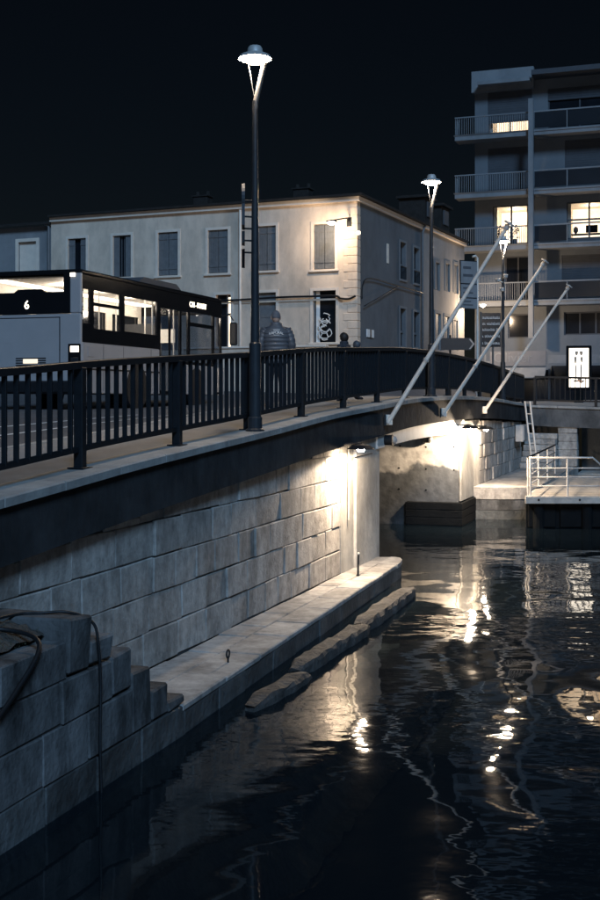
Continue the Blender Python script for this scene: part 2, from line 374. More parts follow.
sheet([2-900]+SS, [2.2,2.25]+arange(2.6,14,.7)+[16,20,26,34,45,60,90,150,400,900], ground, 'road', M_asph)
sheet(arange(46.9,62,1.5)+[66,75,90,140,300,900], [-900,-200,-80,-40,-25]+arange(-20,-1,2)+[0,.34], lambda s,v: ground(s, min(v,-.01)), 'quayside', M_pave)
m = MB()
path = [(s, 2.2, ground(s,2.19)) for s in arange(2,60,.6)]
m.sweep(path, [(-.12,-.25),(.03,-.25),(.03,0),(.015,.012),(-.12,.012)]); structure(frame(m.build('kerb', M_coping)))
def line_mark(s0, s1, v0, v1, wd=.1):
    m = MB(); pts = []
    for i in range(25):
        t = i/24; s = s0+(s1-s0)*t; v = v0+(v1-v0)*t; pts += [(s, v-wd/2, ground(s,v-wd/2)+.006),(s, v+wd/2, ground(s,v+wd/2)+.006)]
    m.add(pts, [(2*i,2*i+2,2*i+3,2*i+1) for i in range(24)]); structure(frame(m.build('road_marking', M_paint)))
line_mark(8, 24, 5.6, 4.9); line_mark(8, 24, 4.6, 3.9, .12); line_mark(26,60,3.0,3.0,.12)

# ------------------------------------------------------------------ stone laying
def stone(s0, s1, v0, v1, z0, z1, mt, parent, name='stone', c=.011, j=.009, gap=.006):
    m = MB(); m.cbox(s0+gap, s1-gap, v0, v1, z0+gap, z1-gap, c, j); return m.build(name, mt, parent)
def course(s0, s1, v0, v1, z0, z1, mt, parent, lmin, lmax, proud=.012, ztop=None, first=None):
    s = s0
    while s < s1-.01:
        L = R(lmin,lmax) if first is None else first; first = None
        e = s+L
        if s1-e < lmin*.6: e = s1
        t = z1 if ztop is None else min(z1, ztop((s+e)/2))
        if t-z0 > .06: stone(s, e, v0-R(0,proud), v1, z0, t, mt, parent)
        s = e
# ------------------------------------------------------------------ bridge: edge beam, coping, girder, deck
SN, SF = s_of(376)+.05, s_of(459)       # span: near and far abutment faces
br = frame(thing('road_bridge', 'low arched road bridge with dark edge beam over the canal', 'bridge'))
pth = [(s, 0, hz(s)-.09) for s in arange(2,46.8,.4)]
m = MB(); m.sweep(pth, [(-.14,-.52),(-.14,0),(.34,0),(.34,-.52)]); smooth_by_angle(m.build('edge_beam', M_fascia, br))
s = 2
while s < 46.6:
    e = min(46.6, s+R(.9,1.15)); m = MB(); g = .006
    a, b = hz(s+g), hz(e-g); q = R(-.004,.004)
    prof = lambda X, z: [(X,-.2+q,z-.09),(X,-.2+q,z-.015),(X,-.185+q,z),(X,.325,z),(X,.34,z-.015),(X,.34,z-.09)]
    V = prof(s+g,a)+prof(e-g,b); n = 6
    m.add(V, [tuple(range(n)), tuple(reversed(range(n,2*n)))]+[(k,n+k,n+(k+1)%n,(k+1)%n) for k in range(n)])
    m.build('coping_stone', M_coping, br); s = e
def gird(s): return hz(s)-.61-.005
gp = [(s, 0, 0) for s in arange(SN-.3, SF+.2, .4)]
m = MB(); n = 4; V = []
for (s,_,_) in gp:
    t = (s-SN)/(SF-SN); top = gird(s); dep = .24+.12*t
    V += [(s,-.10,top-dep),(s,-.10,top),(s,.3,top),(s,.3,top-dep)]
m.add(V, [(0,1,2,3),(len(V)-1,len(V)-2,len(V)-3,len(V)-4)]+[(i*4+k,(i+1)*4+k,(i+1)*4+(k+1)%4,i*4+(k+1)%4) for i in range(len(gp)-1) for k in range(4)])
m.build('side_girder', M_girder, br)
m = MB(); m.sweep([(s,0,hz(s)-.35) for s in arange(SN-.4,SF+.3,.4)], [(.35,-.2),(.35,0),(12,0),(12,-.2)]); m.build('deck_slab', M_conc, br)
for v in (3,6,9): m = MB(); m.sweep([(s,v,hz(s)-.56) for s in arange(SN-.3,SF+.2,.5)], [(-.15,-.35),(-.15,0),(.15,0),(.15,-.35)]); m.build('cross_girder', M_conc, br)
def cam_fit(s, z, r=.1, v=-.11, label=''):
    t = thing('pipe_outlet', label, 'pipe', B(s,v,z), BRZ)
    m = MB(); m.tube([(0,-.14,0),(0,.02,0)], r, 16, False); m.tube([(0,-.14,0),(0,.02,0)], r*.78, 16, False); m.tube([(0,-.15,0),(0,-.13,0)], r*1.08, 16); o = m.build('collar', M_iron, t)
    m = MB(); m.lathe([(0.001,0),(r*.7,.01),(r*.72,.05),(.001,.09)], n=14); o = m.build('cap', M_rail, t); o.rotation_euler = (radians(90),0,0); o.location = (0.02,-.15,0)
    return t
ss_ = s_of(380); cam_fit(ss_, z_of(440,ss_), .1, label='dark round outlet at the left end of the pale girder')
ss_ = s_of(447,.6); cam_fit(SF-.15, z_of(437,ss_,.6), .11, v=.9, label='dark round outlet under the girder beside the far abutment')

# ------------------------------------------------------------------ near abutment wall
zl = H-3.0                                # ledge level
aw = frame(thing('abutment_wall', 'long stone block wall carrying the near end of the bridge', 'wall'))
SP = s_of(340)
topz = lambda s: hz(s)-.62
m = MB(); m.sweep([(s,0,0) for s in arange(4,SN-.02,.5)], [(.05,-1.4),(.05,H-.9),(.3,H-.9),(.3,-1.4)])
V = []
for s in arange(4,SN-.05,.4): V.append(s)
m = MB(); vv = []
for s in V: vv += [(s,.012,-1.5),(s,.012,topz(s)-.0),(s,.33,topz(s)),(s,.33,-1.5)]
m.add(vv, [(0,1,2,3),(len(vv)-1,len(vv)-2,len(vv)-3,len(vv)-4)]+[(i*4+k,(i+1)*4+k,(i+1)*4+(k+1)%4,i*4+(k+1)%4) for i in range(len(V)-1) for k in range(4)])
m.build('mortar_core', M_joint, aw)
zz = zl; k = 0
rows = [zl+.41*i for i in range(9)]
for i in range(8):
    a, b = rows[i], rows[i+1]
    course(7.5, SP, 0, .1, a, b, M_stone, aw, .55, 1.05, .022, ztop=lambda s: topz(s)-.004, first=R(.3,.8))
m = MB(); V = []
ar = arange(SP+.01, s_of(353), .3)
for s in ar: V += [(s,-.012,zl-.5),(s,-.012,topz(s)-.01),(s,.2,topz(s)-.01),(s,.2,zl-.5)]
m.add(V, [(0,1,2,3),(len(V)-1,len(V)-2,len(V)-3,len(V)-4)]+[(i*4+k,(i+1)*4+k,(i+1)*4+(k+1)%4,i*4+(k+1)%4) for i in range(len(ar)-1) for k in range(4)])
m.build('concrete_strip', M_conc, aw)
m = MB(); m.cbox(s_of(353)+.005, SN, -.06, .33, -1.5, topz(s_of(365))+.02, .02); m.build('pilaster', M_conc, aw)
m = MB(); m.box(SN-.3, SN-.01, .33, 12, -1.5, topz(SN)); m.build('abutment_face', M_conc, aw)
# ------------------------------------------------------------------ ledge under the wall and near quay with steps
VO = -.994
lg = frame(thing('stone_ledge', 'low stone ledge paved with slabs along the foot of the bridge wall', 'quay'))
SE = 24.25
m = MB(); m.box(4, SE-.6, VO+.05, .0, -1.5, zl-.06); m.build('core', M_joint, lg)
course(12.8, SE-.55, VO, VO+.3, zl-.40, zl-.07, M_wet, lg, .8, 1.3, .02)
m = MB(); m.prism([(SE-.56,VO),(SE-.3,VO+.1),(SE-.06,VO+.3),(SE-.02,VO+.5),(SE-.02,-.08),(SE-.56,-.08)], zl-.85, zl-.071); m.build('end_stone', M_wet, lg)
course(4, SE-.57, VO, VO+.3, zl-1.3, zl-.85, M_wet, lg, .8, 1.4, .03)
course(4, SE-.57, VO, VO+.3, zl-.85, zl-.40, M_wet, lg, .8, 1.4, .03)
for (v0, v1, l0, l1) in ((VO-.03, VO+.52, .8, 1.3), (VO+.52, -.005, .6, 1.1)):
    s = 12.72
    while s < SE-.01:
        e = s+R(l0,l1)
        if SE-e < .5: e = SE
        m = MB(); g = .007; zt = zl+R(-.008,.006)
        if e >= SE and v0 < VO:
            poly = [(s+g,v0),(e-.75,v0),(e-.35,v0+.07),(e-.08,v0+.22),(e,v0+.4),(e,v1-g),(s+g,v1-g)]; m.prism(poly, zl-.07, zt)
        elif e >= SE:
            m.prism([(s+g,v0+g),(e,v0+g),(e-.1,v1-.07),(s+g,v1-.07)], zl-.07, zt)
        else: m.cbox(s+g, e-g, v0+g, v1-g, zl-.07, zt, .015, .005)
        m.build('paving_slab', M_slab, lg); s = e
for o_ in lg.children:                    # the ledge narrows towards the bridge
    for v_ in o_.data.vertices:
        if v_.co.x > 12.6: v_.co.y *= 1-.032*(v_.co.x-12.6)
qs = frame(thing('near_quay_wall', 'dark stone quay wall with a stepped end, nearest the viewer', 'wall'))
course(4, 12.8, VO, VO+.3, zl-.40, zl, M_wet, qs, .7, 1.2, .010)
course(4, 11.62, VO, VO+.3, zl, zl+.41, M_stone2, qs, .7, 1.15, .010, first=.5)
course(4, 11.23, VO, VO+.3, zl+.41, zl+.76, M_stone2, qs, .65, 1.1, .010)
course(4, 10.45, VO, VO+.3, zl+.76, zl+1.07, M_stone2, qs, .7, 1.2, .010, first=.6)
m = MB(); m.box(4, 10.4, VO+.016, -.02, -1, zl+1.0); m.box(10.4, 11.2, VO+.016, -.02, -1, zl+.7); m.box(11.2, 11.6, VO+.016, -.02, -1, zl+.38); m.build('core', M_joint, qs)
for (s0,s1,zt,zb) in ((10.46,10.84,H-1.77,zl+.77),(10.84,11.23,H-2.0,zl+.77),(11.23,11.62,H-2.21,zl+.42),(11.62,12.02,H-2.45,zl+.01),(12.02,12.4,H-2.70,zl+.01),(12.4,12.8,H-2.89,zl+.01)):
    stone(s0, s1, VO-.01, -.02, zb, zt, M_stone2, qs, 'step_stone', .018, .012)
# earth and weeds on the near quay
m = MB(); V = []; ns, nv = 60, 14
for i in range(ns+1):
    for k in range(nv+1):
        s = 4.0+6.44*i/ns; v = VO+.2+(.78)*k/nv
        hgt = .02+.05*sm(0,3,k)+.12*(sin(s*3.1)*.3+.5)*sm(0,nv,k)+R(-.02,.02)+.06*sm(8.5,10.4,s)
        V.append((s, v, zl+1.03+hgt))
m.add(V, [(i*(nv+1)+k,(i+1)*(nv+1)+k,(i+1)*(nv+1)+k+1,i*(nv+1)+k+1) for i in range(ns) for k in range(nv)])
o = frame(m.build('earth_fill', M_earth, smooth=True)); structure(o)
m = MB()
for i in range(2600):
    s = R(8,10.42); v = R(VO+.22,-.05); z = zl+1.06+.1*sm(VO,0,v); a = R(0,2*pi); l = R(.03,.11); wd = .004
    m.add([(s-wd*cos(a),v-wd*sin(a),z),(s+wd*cos(a),v+wd*sin(a),z),(s+R(-.05,.05),v+R(-.05,.05),z+l)],[(0,1,2)])
for i in range(180):
    s = R(8,10.42); v = R(VO+.2,-.05); z = zl+1.07+.1*sm(VO,0,v); q = R(.012,.035)
    m.add([(s+q,v,z),(s-q*.6,v+q,z),(s-q*.5,v-q,z),(s,v,z+q*1.2)],[(0,1,3),(1,2,3),(2,0,3)])
o = frame(m.build('weeds', M_grass)); o['kind'] = 'stuff'; o['label'] = 'dry weeds and loose stones on the near quay'; o['category'] = 'weeds'
def bez(pts, n=10):
    pts = [Vector(p) for p in pts]; out = []
    for i in range(len(pts)-1):
        p0 = pts[max(0,i-1)]; p1 = pts[i]; p2 = pts[i+1]; p3 = pts[min(len(pts)-1,i+2)]
        for k in range(n):
            t = k/n; out.append(.5*((2*p1)+(p2-p0)*t+(2*p0-5*p1+4*p2-p3)*t*t+(3*p1-p0-3*p2+p3)*t**3))
    return out+[pts[-1]]
hp = [(9.2,-.1,zl+1.2),(9.75,-.3,zl+1.22),(10.1,-.62,zl+1.2),(10.0,VO-.01,zl+1.13),(9.6,VO-.05,zl+.86),(9.2,VO-.045,zl+.66),(8.6,VO-.05,zl+.48),(7.8,VO-.05,zl+.4)]
m = MB(); m.tube(bez(hp,8), .019, 8); o = frame(m.build('hose', M_hose, smooth=True)); tag(o,'thick black hose looping over the edge of the near quay','hose')
hp = [(9.7,-.3,zl+1.2),(10.0,-.42,zl+1.24),(10.5,-.5,H-1.755),(10.62,-.66,H-1.757),(10.72,-.86,H-1.757),(10.88,VO+.0,H-1.86),(10.9,VO-.045,H-2.05),(10.94,VO-.045,H-2.4),(10.92,VO-.05,H-2.9),(10.95,VO-.05,H-3.35)]
m = MB(); m.tube(bez(hp,8), .013, 8); o = frame(m.build('mooring_cable', M_hose, smooth=True)); tag(o,'thin black cable lying over the top step and hanging down the wall','cable')
# iron ring and pin on the ledge
t = thing('mooring_ring', 'small iron mooring ring standing on the ledge slabs', 'ring', B(s_of(228,-.72), -.72, zl), BRZ)
m = MB(); m.tube([(0,0,-.01),(0,0,.06)], .012, 8); m.build('eye_bolt', M_iron, t)
m = MB(); m.tube([(.045*cos(a),0,.095+.045*sin(a)) for a in [2*pi*i/18 for i in range(19)]], .011, 8); m.build('ring', M_iron, t, True)
t = thing('mooring_pin', 'thin upright iron pin at the far end of the ledge', 'pin', B(s_of(358,-.35), -.35, zl), BRZ)
m = MB(); m.tube([(0,0,-.01),(.02,0,.2),(.035,0,.36)], [.02,.018,.016], 8); m.lathe([(.03,.0),(.03,.02)],(0,0,-.005),10); m.build('shaft', M_iron, t)
m = MB(); m.lathe([(.002,.35),(.024,.355),(.024,.38),(.002,.39)], (.035,0,0), 10); m.build('head', M_rail, t)
# fender baulks at the waterline
def baulk(s0, s1, v, r, label, tilt=0, z=.05):
    m = MB(); N = max(6,int((s1-s0)/.18)); V = []
    sec = [(-1,-1),(-1,.55),(-.8,.9),(.15,1),(.85,.8),(1,.4),(1,-1)]; n = len(sec)
    off = [R(-.04,.04) for _ in range(N+1)]
    for i in range(N+1):
        t_ = i/N; s = s0+(s1-s0)*t_; f_ = (.55 if i in (0,N) else .8 if i in (1,N-1) else 1)*(1+off[i])
        for (a,b) in sec:
            V.append((s+R(-.05,.05)*(2 if i in (0,N) else 1), v+tilt*(t_-.5)+a*r*f_+R(-.018,.018), z+b*r*.85*f_+R(-.018,.012)))
    m.add(V, [(i*n+k,i*n+(k+1)%n,(i+1)*n+(k+1)%n,(i+1)*n+k) for i in range(N) for k in range(n)]+[tuple(range(n)),tuple(N*n+k for k in reversed(range(n)))])
    o = frame(m.build('fender_baulk', M_wood)); return tag(o, label, 'timber', 'timber baulks at the waterline')
s1 = s_of(416,-1.33); s2 = s_of(366,-1.36); s3 = s_of(306,-1.38); s4 = s_of(276,-1.42)
baulk(s2, s1, -1.25, .15, 'longest timber baulk at the waterline beside the far end of the ledge', .06)
baulk(s3-.1, s2+.05, -1.29, .14, 'middle timber baulk floating against the ledge', -.08, .04)
baulk(s4-.55, s3-.06, -1.36, .13, 'short broken timber baulk at the near end of the row', -.1, .01)
# sunken footing
m = MB(); V = []
Ns = 50; prof = [(VO+.1,-.66),(VO-.1,-.67),(VO-.27,-.69),(VO-.36,-.78),(VO-.45,-1.0),(VO-1.1,-1.55)]; Ns = 110
for i in range(Ns+1):
    s = 3+18*i/Ns
    for (v,z) in prof: V.append((s, v+R(-.04,.04), z+R(-.03,.03)))
n = len(prof); m.add(V, [(i*n+k,(i+1)*n+k,(i+1)*n+k+1,i*n+k+1) for i in range(Ns) for k in range(n-1)])
structure(frame(m.build('sunken_footing', M_stone2, smooth=True)))

# ------------------------------------------------------------------ far abutment, far ledge, steps, retaining wall
fa = frame(thing('far_abutment', 'pale cast concrete abutment block at the far end of the bridge span', 'abutment'))
SB = s_of(473)
ztop = hz(SF)-.64
m = MB(); m.box(SF, SB, .0, 12, -1.5, ztop); m.build('concrete_block', M_damp, fa)
m = MB(); m.box(SF-.06, SF-.002, .12, 11.9, ztop-.32, ztop-.02); m.build('bearing_beam', M_conc, fa)
m = MB(); m.cbox(SF-.03, SB-.25, -.07, -.004, H-2.66, ztop-.01, .02); m.build('corner_face', M_conc, fa)
hm = MB(); hm.tube([(-.003,0,0),(.002,0,0)], .024, 10); hme = hm.mesh('tie_hole')
for px, py in ((400,446),(426,447),(454,447),(399,468),(426,469),(399,489),(426,490),(454,470)):
    k_ = (px-300)/F; Yf = None
    O = BO+BD*SF; v = (O.x-k_*O.y)/(k_*BN.y-BN.x); q = O+BN*v
    o = link('tie_hole', hme, M_black, fa); o.location = (SF-.004, v, H+(400-py)/F*q.y)
fd = frame(thing('timber_fender', 'black timber fender box under the far abutment at the waterline', 'fender'))
m = MB(); m.cbox(SF-.12, SB-.1, -.10, 1.4, -.3, H-2.68, .03); m.build('frame', M_black, fd)
for i in range(3): m = MB(); m.cbox(SF-.128, SB-.093, -.108, 1.408, .02+.2*i, .21+.2*i, .01); m.build('plank', M_black, fd)
SW0, SW1 = s_of(479), s_of(521); zfl = H-2.42
fw = frame(thing('far_bank_wall', 'lit stone wall on the far bank right of the bridge light', 'wall'))
m = MB(); m.cbox(SB+.02, SW0, -.02, .3, zfl-1.5, hz(SB)-.64, .02); m.build('corner_pier', M_conc, fw)
m = MB(); m.box(SB, SW1+.3, .06, .33, -1, hz(46)-.62); m.build('mortar_core', M_joint, fw)
zz = zfl; 
for i in range(5):
    course(SW0+.02, SW1, 0, .12, zfl+.38*i, zfl+.38*(i+1), M_stone, fw, .9, 1.6, .05, ztop=lambda s: hz(s)-.66, first=R(.5,1.1))
fl = frame(thing('far_ledge', 'rounded stone ledge below the far bank wall', 'quay'))
VL = -1.75; poly = []
s0 = SB-.15
poly = [(s0,-.0),(s0,-.35)]+[(s0+.95-.95*cos(a), -.35-.95*sin(a)*1.35) for a in [radians(12*i) for i in range(1,8)]]+[(s0+2.2,VL),(46.9,VL-.1),(46.9,-.0)]
m = MB(); m.prism(poly, zfl-.32, zfl-.04); m.build('ledge_course', M_stone, fl)
m = MB(); m.prism([(a+.03,b*.985) for a,b in poly], zfl-.62, zfl-.33); m.build('ledge_course', M_stone2, fl)
m = MB(); m.prism([(a+.01,b*.995) for a,b in poly], -.6, zfl-.63); m.build('ledge_course', M_wet, fl)
s = s0+.02
while s < 46.8:
    e = min(46.85, s+R(1.2,1.9)); g = .008
    vout = lambda x: -.35-1.28*math.sqrt(max(0,1-((s0+.95-min(x,s0+.95))/.95)**2)) if x < s0+.95 else VL+.02
    pl = [(s+g,-.01)]+[(x, vout(x)) for x in arange(s+g,e-g,.25)]+[(e-g,-.01)]
    m = MB(); m.prism(pl, zfl-.038, zfl+R(-.005,.005)); m.build('paving_slab', M_slab, fl); s = e
# steps up from the far ledge
sp = frame(thing('stone_steps', 'pale block steps rising behind the ladder on the far bank', 'steps'))
SR = 46.9
for i in range(6):
    z0 = zfl+.2*i
    m = MB(); m.cbox(SR-2.3+.3*i, SR-.02, -1.15+R(-.02,.02), -.03, z0+.004, z0+.2, .02, .004); m.build('step_stone', M_stone, sp)
rw = frame(thing('retaining_wall', 'quay retaining wall with a dark opening beside the timber landing', 'wall'))
V0, V1 = -1.15, -1.85
zc = lambda v: ground(SR, v)
for i in range(7):
    z0 = zfl+.3*i; z1 = min(z0+.3, H-.95)
    if z1-z0 > .08: stone(SR-.45, SR+.1, V1, V0-.01, z0, z1, M_stone, rw, 'pier_stone', .02, .01)
m = MB(); m.box(SR, SR+.4, V1, .0, -1, H-.9); m.build('core', M_joint, rw)
m = MB(); m.box(SR+1.6, SR+1.9, -12, V1, -1, H-.9); m.build('recess_back_wall', M_render_side, rw)
m = MB(); m.box(SR-.2, SR+1.6, -12, V1, .4, zfl-.25); m.build('recess_floor', M_conc, rw)
m = MB(); V = []
va = arange(-14,.0,1)
for v in va: V += [(SR-.5,v,zc(v)-.75),(SR-.5,v,zc(v)-.06),(SR+1.9,v,zc(v)-.06),(SR+1.9,v,zc(v)-.75)]
m.add(V, [(0,1,2,3),(len(V)-1,len(V)-2,len(V)-3,len(V)-4)]+[(i*4+k,(i+1)*4+k,(i+1)*4+(k+1)%4,i*4+(k+1)%4) for i in range(len(va)-1) for k in range(4)])
m.build('lintel_beam', mat('stained_concrete',(.14,.14,.14),.9,.3,2,.5,10,.02,stain=.5), rw)
v = 0
while v > -13.5:
    e = v-R(1,1.3); m = MB(); g = .006; V = []
    for q in (v-g, e+g): V += [(SR-.56,q,zc(q)-.06),(SR-.56,q,zc(q)+.02),(SR+.1,q,zc(q)+.02),(SR+.1,q,zc(q)-.06)]
    m.add(V, [(0,1,2,3),(7,6,5,4)]+[(k,4+k,4+(k+1)%4,(k+1)%4) for k in range(4)]); m.build('coping_stone', M_coping, rw); v = e
# ladder
p0 = P(525,402,41.3); p1 = P(533,453,40.6)
ld = thing('steel_ladder', 'pale two-railed ladder leaning from the quay edge to the far ledge', 'ladder', (p1.x,p1.y,zfl))
dx = Vector((.17,-.03,0)); b = Vector((0,0,0)); tp = Vector((p0.x-p1.x, p0.y-p1.y, p0.z-zfl+.02))
for q in (Vector((0,0,0)), dx):
    m = MB(); m.tube([q, q+tp*.5, q+tp], .032, 8); m.build('side_rail', M_mast, ld, True)
rm = MB(); rm.tube([(0,0,0), dx], .014, 6); rme = rm.mesh('rung')
for i in range(6):
    o = link('rung', rme, M_mast, ld); o.location = tp*(.12+.14*i)
# cabinet on wall
c0 = s_of(522,-.1)
cb = thing('meter_cabinet', 'small pale cabinet fixed on the wall left of the ladder', 'cabinet', B(s_of(517,-.12),-.12, z_of(441,s_of(517))), BRZ)
m = MB(); m.cbox(0,1.1,-.22,.06,0,.58,.02); m.build('box', M_rail, cb)
m = MB(); m.cbox(.06,1.04,-.24,-.222,.05,.53,.006); m.build('door', M_rail, cb)

# ------------------------------------------------------------------ timber landing with handrails
zd = H-2.48
A = Vector((5.8,30.7)); Bk = Vector((8.42,39.6))
wl = thing('timber_landing', 'low timber landing stage on black piles at the right', 'landing stage', (A.x,A.y,0))
W = 7.5; sk = (Bk-A)
nb = 38
for i in range(nb):
    t0, t1 = i/nb, (i+1)/nb
    y0, y1 = sk.y*t0+.006, sk.y*t1-.006; x0 = sk.x*t0; g = R(-.004,.004)
    m = MB(); m.cbox(x0, x0+W, y0, y1, zd-.045+g, zd+g, .006); m.build('deck_board', M_deck, wl)
m = MB(); m.cbox(-.04, W, -.05, -.002, zd-.17, zd+.012, .008); m.build('front_beam', M_deck, wl)
m = MB(); m.add([(-.03,0,zd-.17),(.02,0,zd-.17),(sk.x+.02,sk.y,zd-.17),(sk.x-.03,sk.y,zd-.17),(-.03,0,zd-.05),(.02,0,zd-.05),(sk.x+.02,sk.y,zd-.05),(sk.x-.03,sk.y,zd-.05)],[(0,3,2,1),(4,5,6,7),(0,1,5,4),(1,2,6,5),(2,3,7,6),(3,0,4,7)]); m.build('side_beam', M_deck, wl)
for j in (0,1,2):
    for i in range(6):
        x = .35+1.25*i+sk.x*j*.45; y = .25+sk.y*j*.45
        m = MB(); m.tube([(x,y,-1.4),(x,y,zd-.05)], .14, 12); m.build('pile', M_black, wl, False)
m = MB(); m.box(.05, W, .32, .4, -.2, zd-.2); m.build('back_boarding', M_black, wl)
for i in range(9):
    m = MB(); m.cbox(.1+.82*i,.1+.82*i+.7,.26,.318,.02,zd-.19,.01); m.build('back_plank', M_black, wl)
bo = MB(); bo.lathe([(.03,0),(.03,.012),(.012,.02)], n=8); bme = bo.mesh('bolt')
for x in (.3,1.35,2.4): o = link('bolt', bme, M_iron, wl); o.location = (x,-.052,zd-.07); o.rotation_euler = (pi/2,0,0)
fr_ = thing('landing_handrail', 'pale four-bar handrail along the front of the timber landing', 'handrail', (A.x,A.y,zd))
for (x, hh) in ((.12,1.0),(1.07,1.0),(2.2,1.0)): 
    m = MB(); m.tube([(x,.12,-.01),(x,.12,hh)], .027, 8); m.lathe([(.06,0),(.06,.012)],(x,.12,0),10); m.build('post', M_rail, fr_)
for hh in (1.0,.73,.5,.27):
    m = MB(); m.tube([(.08,.12,hh),(1.72,.12,hh)]+([(2.05,.12,hh-.3)] if hh == 1 else [(2.2,.12,hh)]), .024 if hh == 1 else .017, 8); m.build('rail', M_rail, fr_, True)
sr_ = thing('landing_side_handrail', 'handrail running back along the left edge of the timber landing', 'handrail', (A.x,A.y,zd))
for i in range(4):
    t_ = .005+.32*i; x, y = sk.x*t_+.06, sk.y*t_+.16
    m = MB(); m.tube([(x,y,-.01),(x,y,1.0)], .027, 8); m.build('post', M_rail, sr_)
for hh in (1.0,.76,.52,.28):
    m = MB(); m.tube([(.06,.14,hh),(sk.x*.98+.06,sk.y*.98+.16,hh)], .026 if hh == 1 else .017, 8); m.build('rail', M_iron if hh==1 else M_rail, sr_, True)

# ------------------------------------------------------------------ railings
def railing(name, label, pos, spacing, n0, n1, npk, zfun, tp, group=None):
    """pos(t) -> (x,y) plan point, t in metres; tp = direction angle"""
    t = thing(name, label, 'railing', (0,0,0), 0)
    hgt = 1.085
    ts = [n0+spacing*i for i in range(int(round((n1-n0)/spacing))+1)]
    pm = MB(); pm.cbox(-.05,.05,-.05,.05,-.005,hgt-.06,.008); pme = pm.mesh('post')
    km = MB(); km.cbox(-.015,.015,-.025,.025,.2,hgt-.07,.004); kme = km.mesh('picket')
    fm = MB(); fm.cbox(-.11,.11,-.09,.09,0,.014,.004); fme = fm.mesh('foot_plate')
    for i, q in enumerate(ts):
        p = pos(q); o = link('post', pme, M_iron, t); o.location = (p[0],p[1],zfun(q)); o.rotation_euler = (0,0,tp)
        f = link('foot_plate', fme, M_iron, o)
        if i+1 < len(ts):
            for k in range(1, npk+1):
                u = q+spacing*k/(npk+1); p = pos(u)
                o = link('picket', kme, M_iron, t); o.location = (p[0],p[1],zfun(u)); o.rotation_euler = (0,0,tp)
    ar = arange(ts[0], ts[-1], .4)
    ca, sa = cos(tp), sin(tp)
    for nm, w2, z0, z1 in (('top_rail',.045,hgt-.075,hgt),('bottom_rail',.02,.17,.23)):
        m = MB(); V = []
        for u in ar:
            p = pos(u); z = zfun(u)
            for (a, b) in ((-w2,z0),(-w2,z1-.008),(-w2+.008,z1),(w2-.008,z1),(w2,z1-.008),(w2,z0)): V.append((p[0]-sa*a,p[1]+ca*a,z+b))
        n = 6
        m.add(V, [tuple(range(n)),tuple(len(V)-1-k for k in range(n))]+[(i*n+k,(i+1)*n+k,(i+1)*n+(k+1)%n,i*n+(k+1)%n) for i in range(len(ar)-1) for k in range(n)])
        m.build(nm, M_iron, t)
    return t
VR = .12
r0 = s_of(80,VR)
rl = railing('bridge_railing', 'long dark metal railing with flat pickets along the bridge edge', lambda s: (B(s,VR,0).x,B(s,VR,0).y), 2.42, r0-2.42*2, r0+2.42*14, 11, lambda s: hz(s), BRZ)
q0 = B(SR-.2,-.3,0)
def qpos(u): p = B(SR-.2,-.3-u,0); return (p.x,p.y)
railing('quay_railing', 'dark railing on the far quay edge sloping down to the right', qpos, 2.2, 0, 13.2, 11, lambda u: zc(-.3-u)+.02, BRZ-pi/2)

# ------------------------------------------------------------------ street lamps
def street_lamp(px, v, label, hgt=5.28, energy=420, yaw=0):
    s = s_of(px, v); z = hz(s)-.0
    t = thing('street_lamp', label, 'street lamp', B(s,v,z), yaw, 'street lamps along the bridge')
    fork = hgt-.62
    m = MB(); m.tube([(0,0,0),(0,0,1.2),(0,0,1.22),(0,0,fork)], [.085,.08,.062,.036], 14); smooth_by_angle(m.build('post', M_pole, t), 40)
    m = MB(); m.lathe([(.13,0),(.13,.02),(.1,.04),(.1,.18),(.086,.2)], n=16); m.build('base_collar', M_pole, t)
    m = MB(); m.tube([(0,0,fork-.12),(.01,0,fork),(.13,.0,fork+.52)], [.037,.036,.036], 10); smooth_by_angle(m.build('arm', M_polelit, t), 40)
    m = MB(); m.tube([(0,0,fork-.02),(-.1,0,fork+.55)], [.008,.008], 8); m.build('stay', M_pole, t)
    m = MB(); m.lathe([(.02,.60),(.1,.60),(.23,.575),(.235,.585),(.20,.625),(.11,.66),(.1,.72),(.08,.75),(.01,.755)], (0,0,fork), 24); smooth_by_angle(m.build('lamp_head', M_rail, t), 40)  # paler metal puts the lamp's glow on the cap into its colour
    m = MB(); m.lathe([(.01,.505),(.09,.515),(.17,.555),(.19,.585),(.02,.598)], (0,0,fork), 24); m.build('diffuser', E_lamp, t, True)
    lamp(t, (0,0,fork+.45), energy, r=.12)
    return t
L1 = street_lamp(255, -.06, 'tall street lamp with a forked head on the near bridge edge', 5.16)
L2 = street_lamp(431.5, -.06, 'middle street lamp standing behind the masts at the bridge crown', 5.0)
L3 = street_lamp(503, -.06, 'farthest and smallest street lamp, in front of the apartment block', 5.12)
# lamp-like fittings on the far lamp
s = s_of(503,-.06); sg = thing('floodlight_pair', 'pair of small floodlights clamped to the farthest street lamp', 'floodlight', B(s,-.06,hz(s)))
for (x,z) in ((-.16,3.75),(.06,3.88),(-.04,3.45)):
    m = MB(); m.lathe([(.02,0),(.07,.03),(.085,.12),(.08,.13)], (x,-.12,z), 12); m.tube([(x,-.12,z+.02),(0,-.03,z+.02)], .015, 6); m.build('flood_head', M_rail, sg)
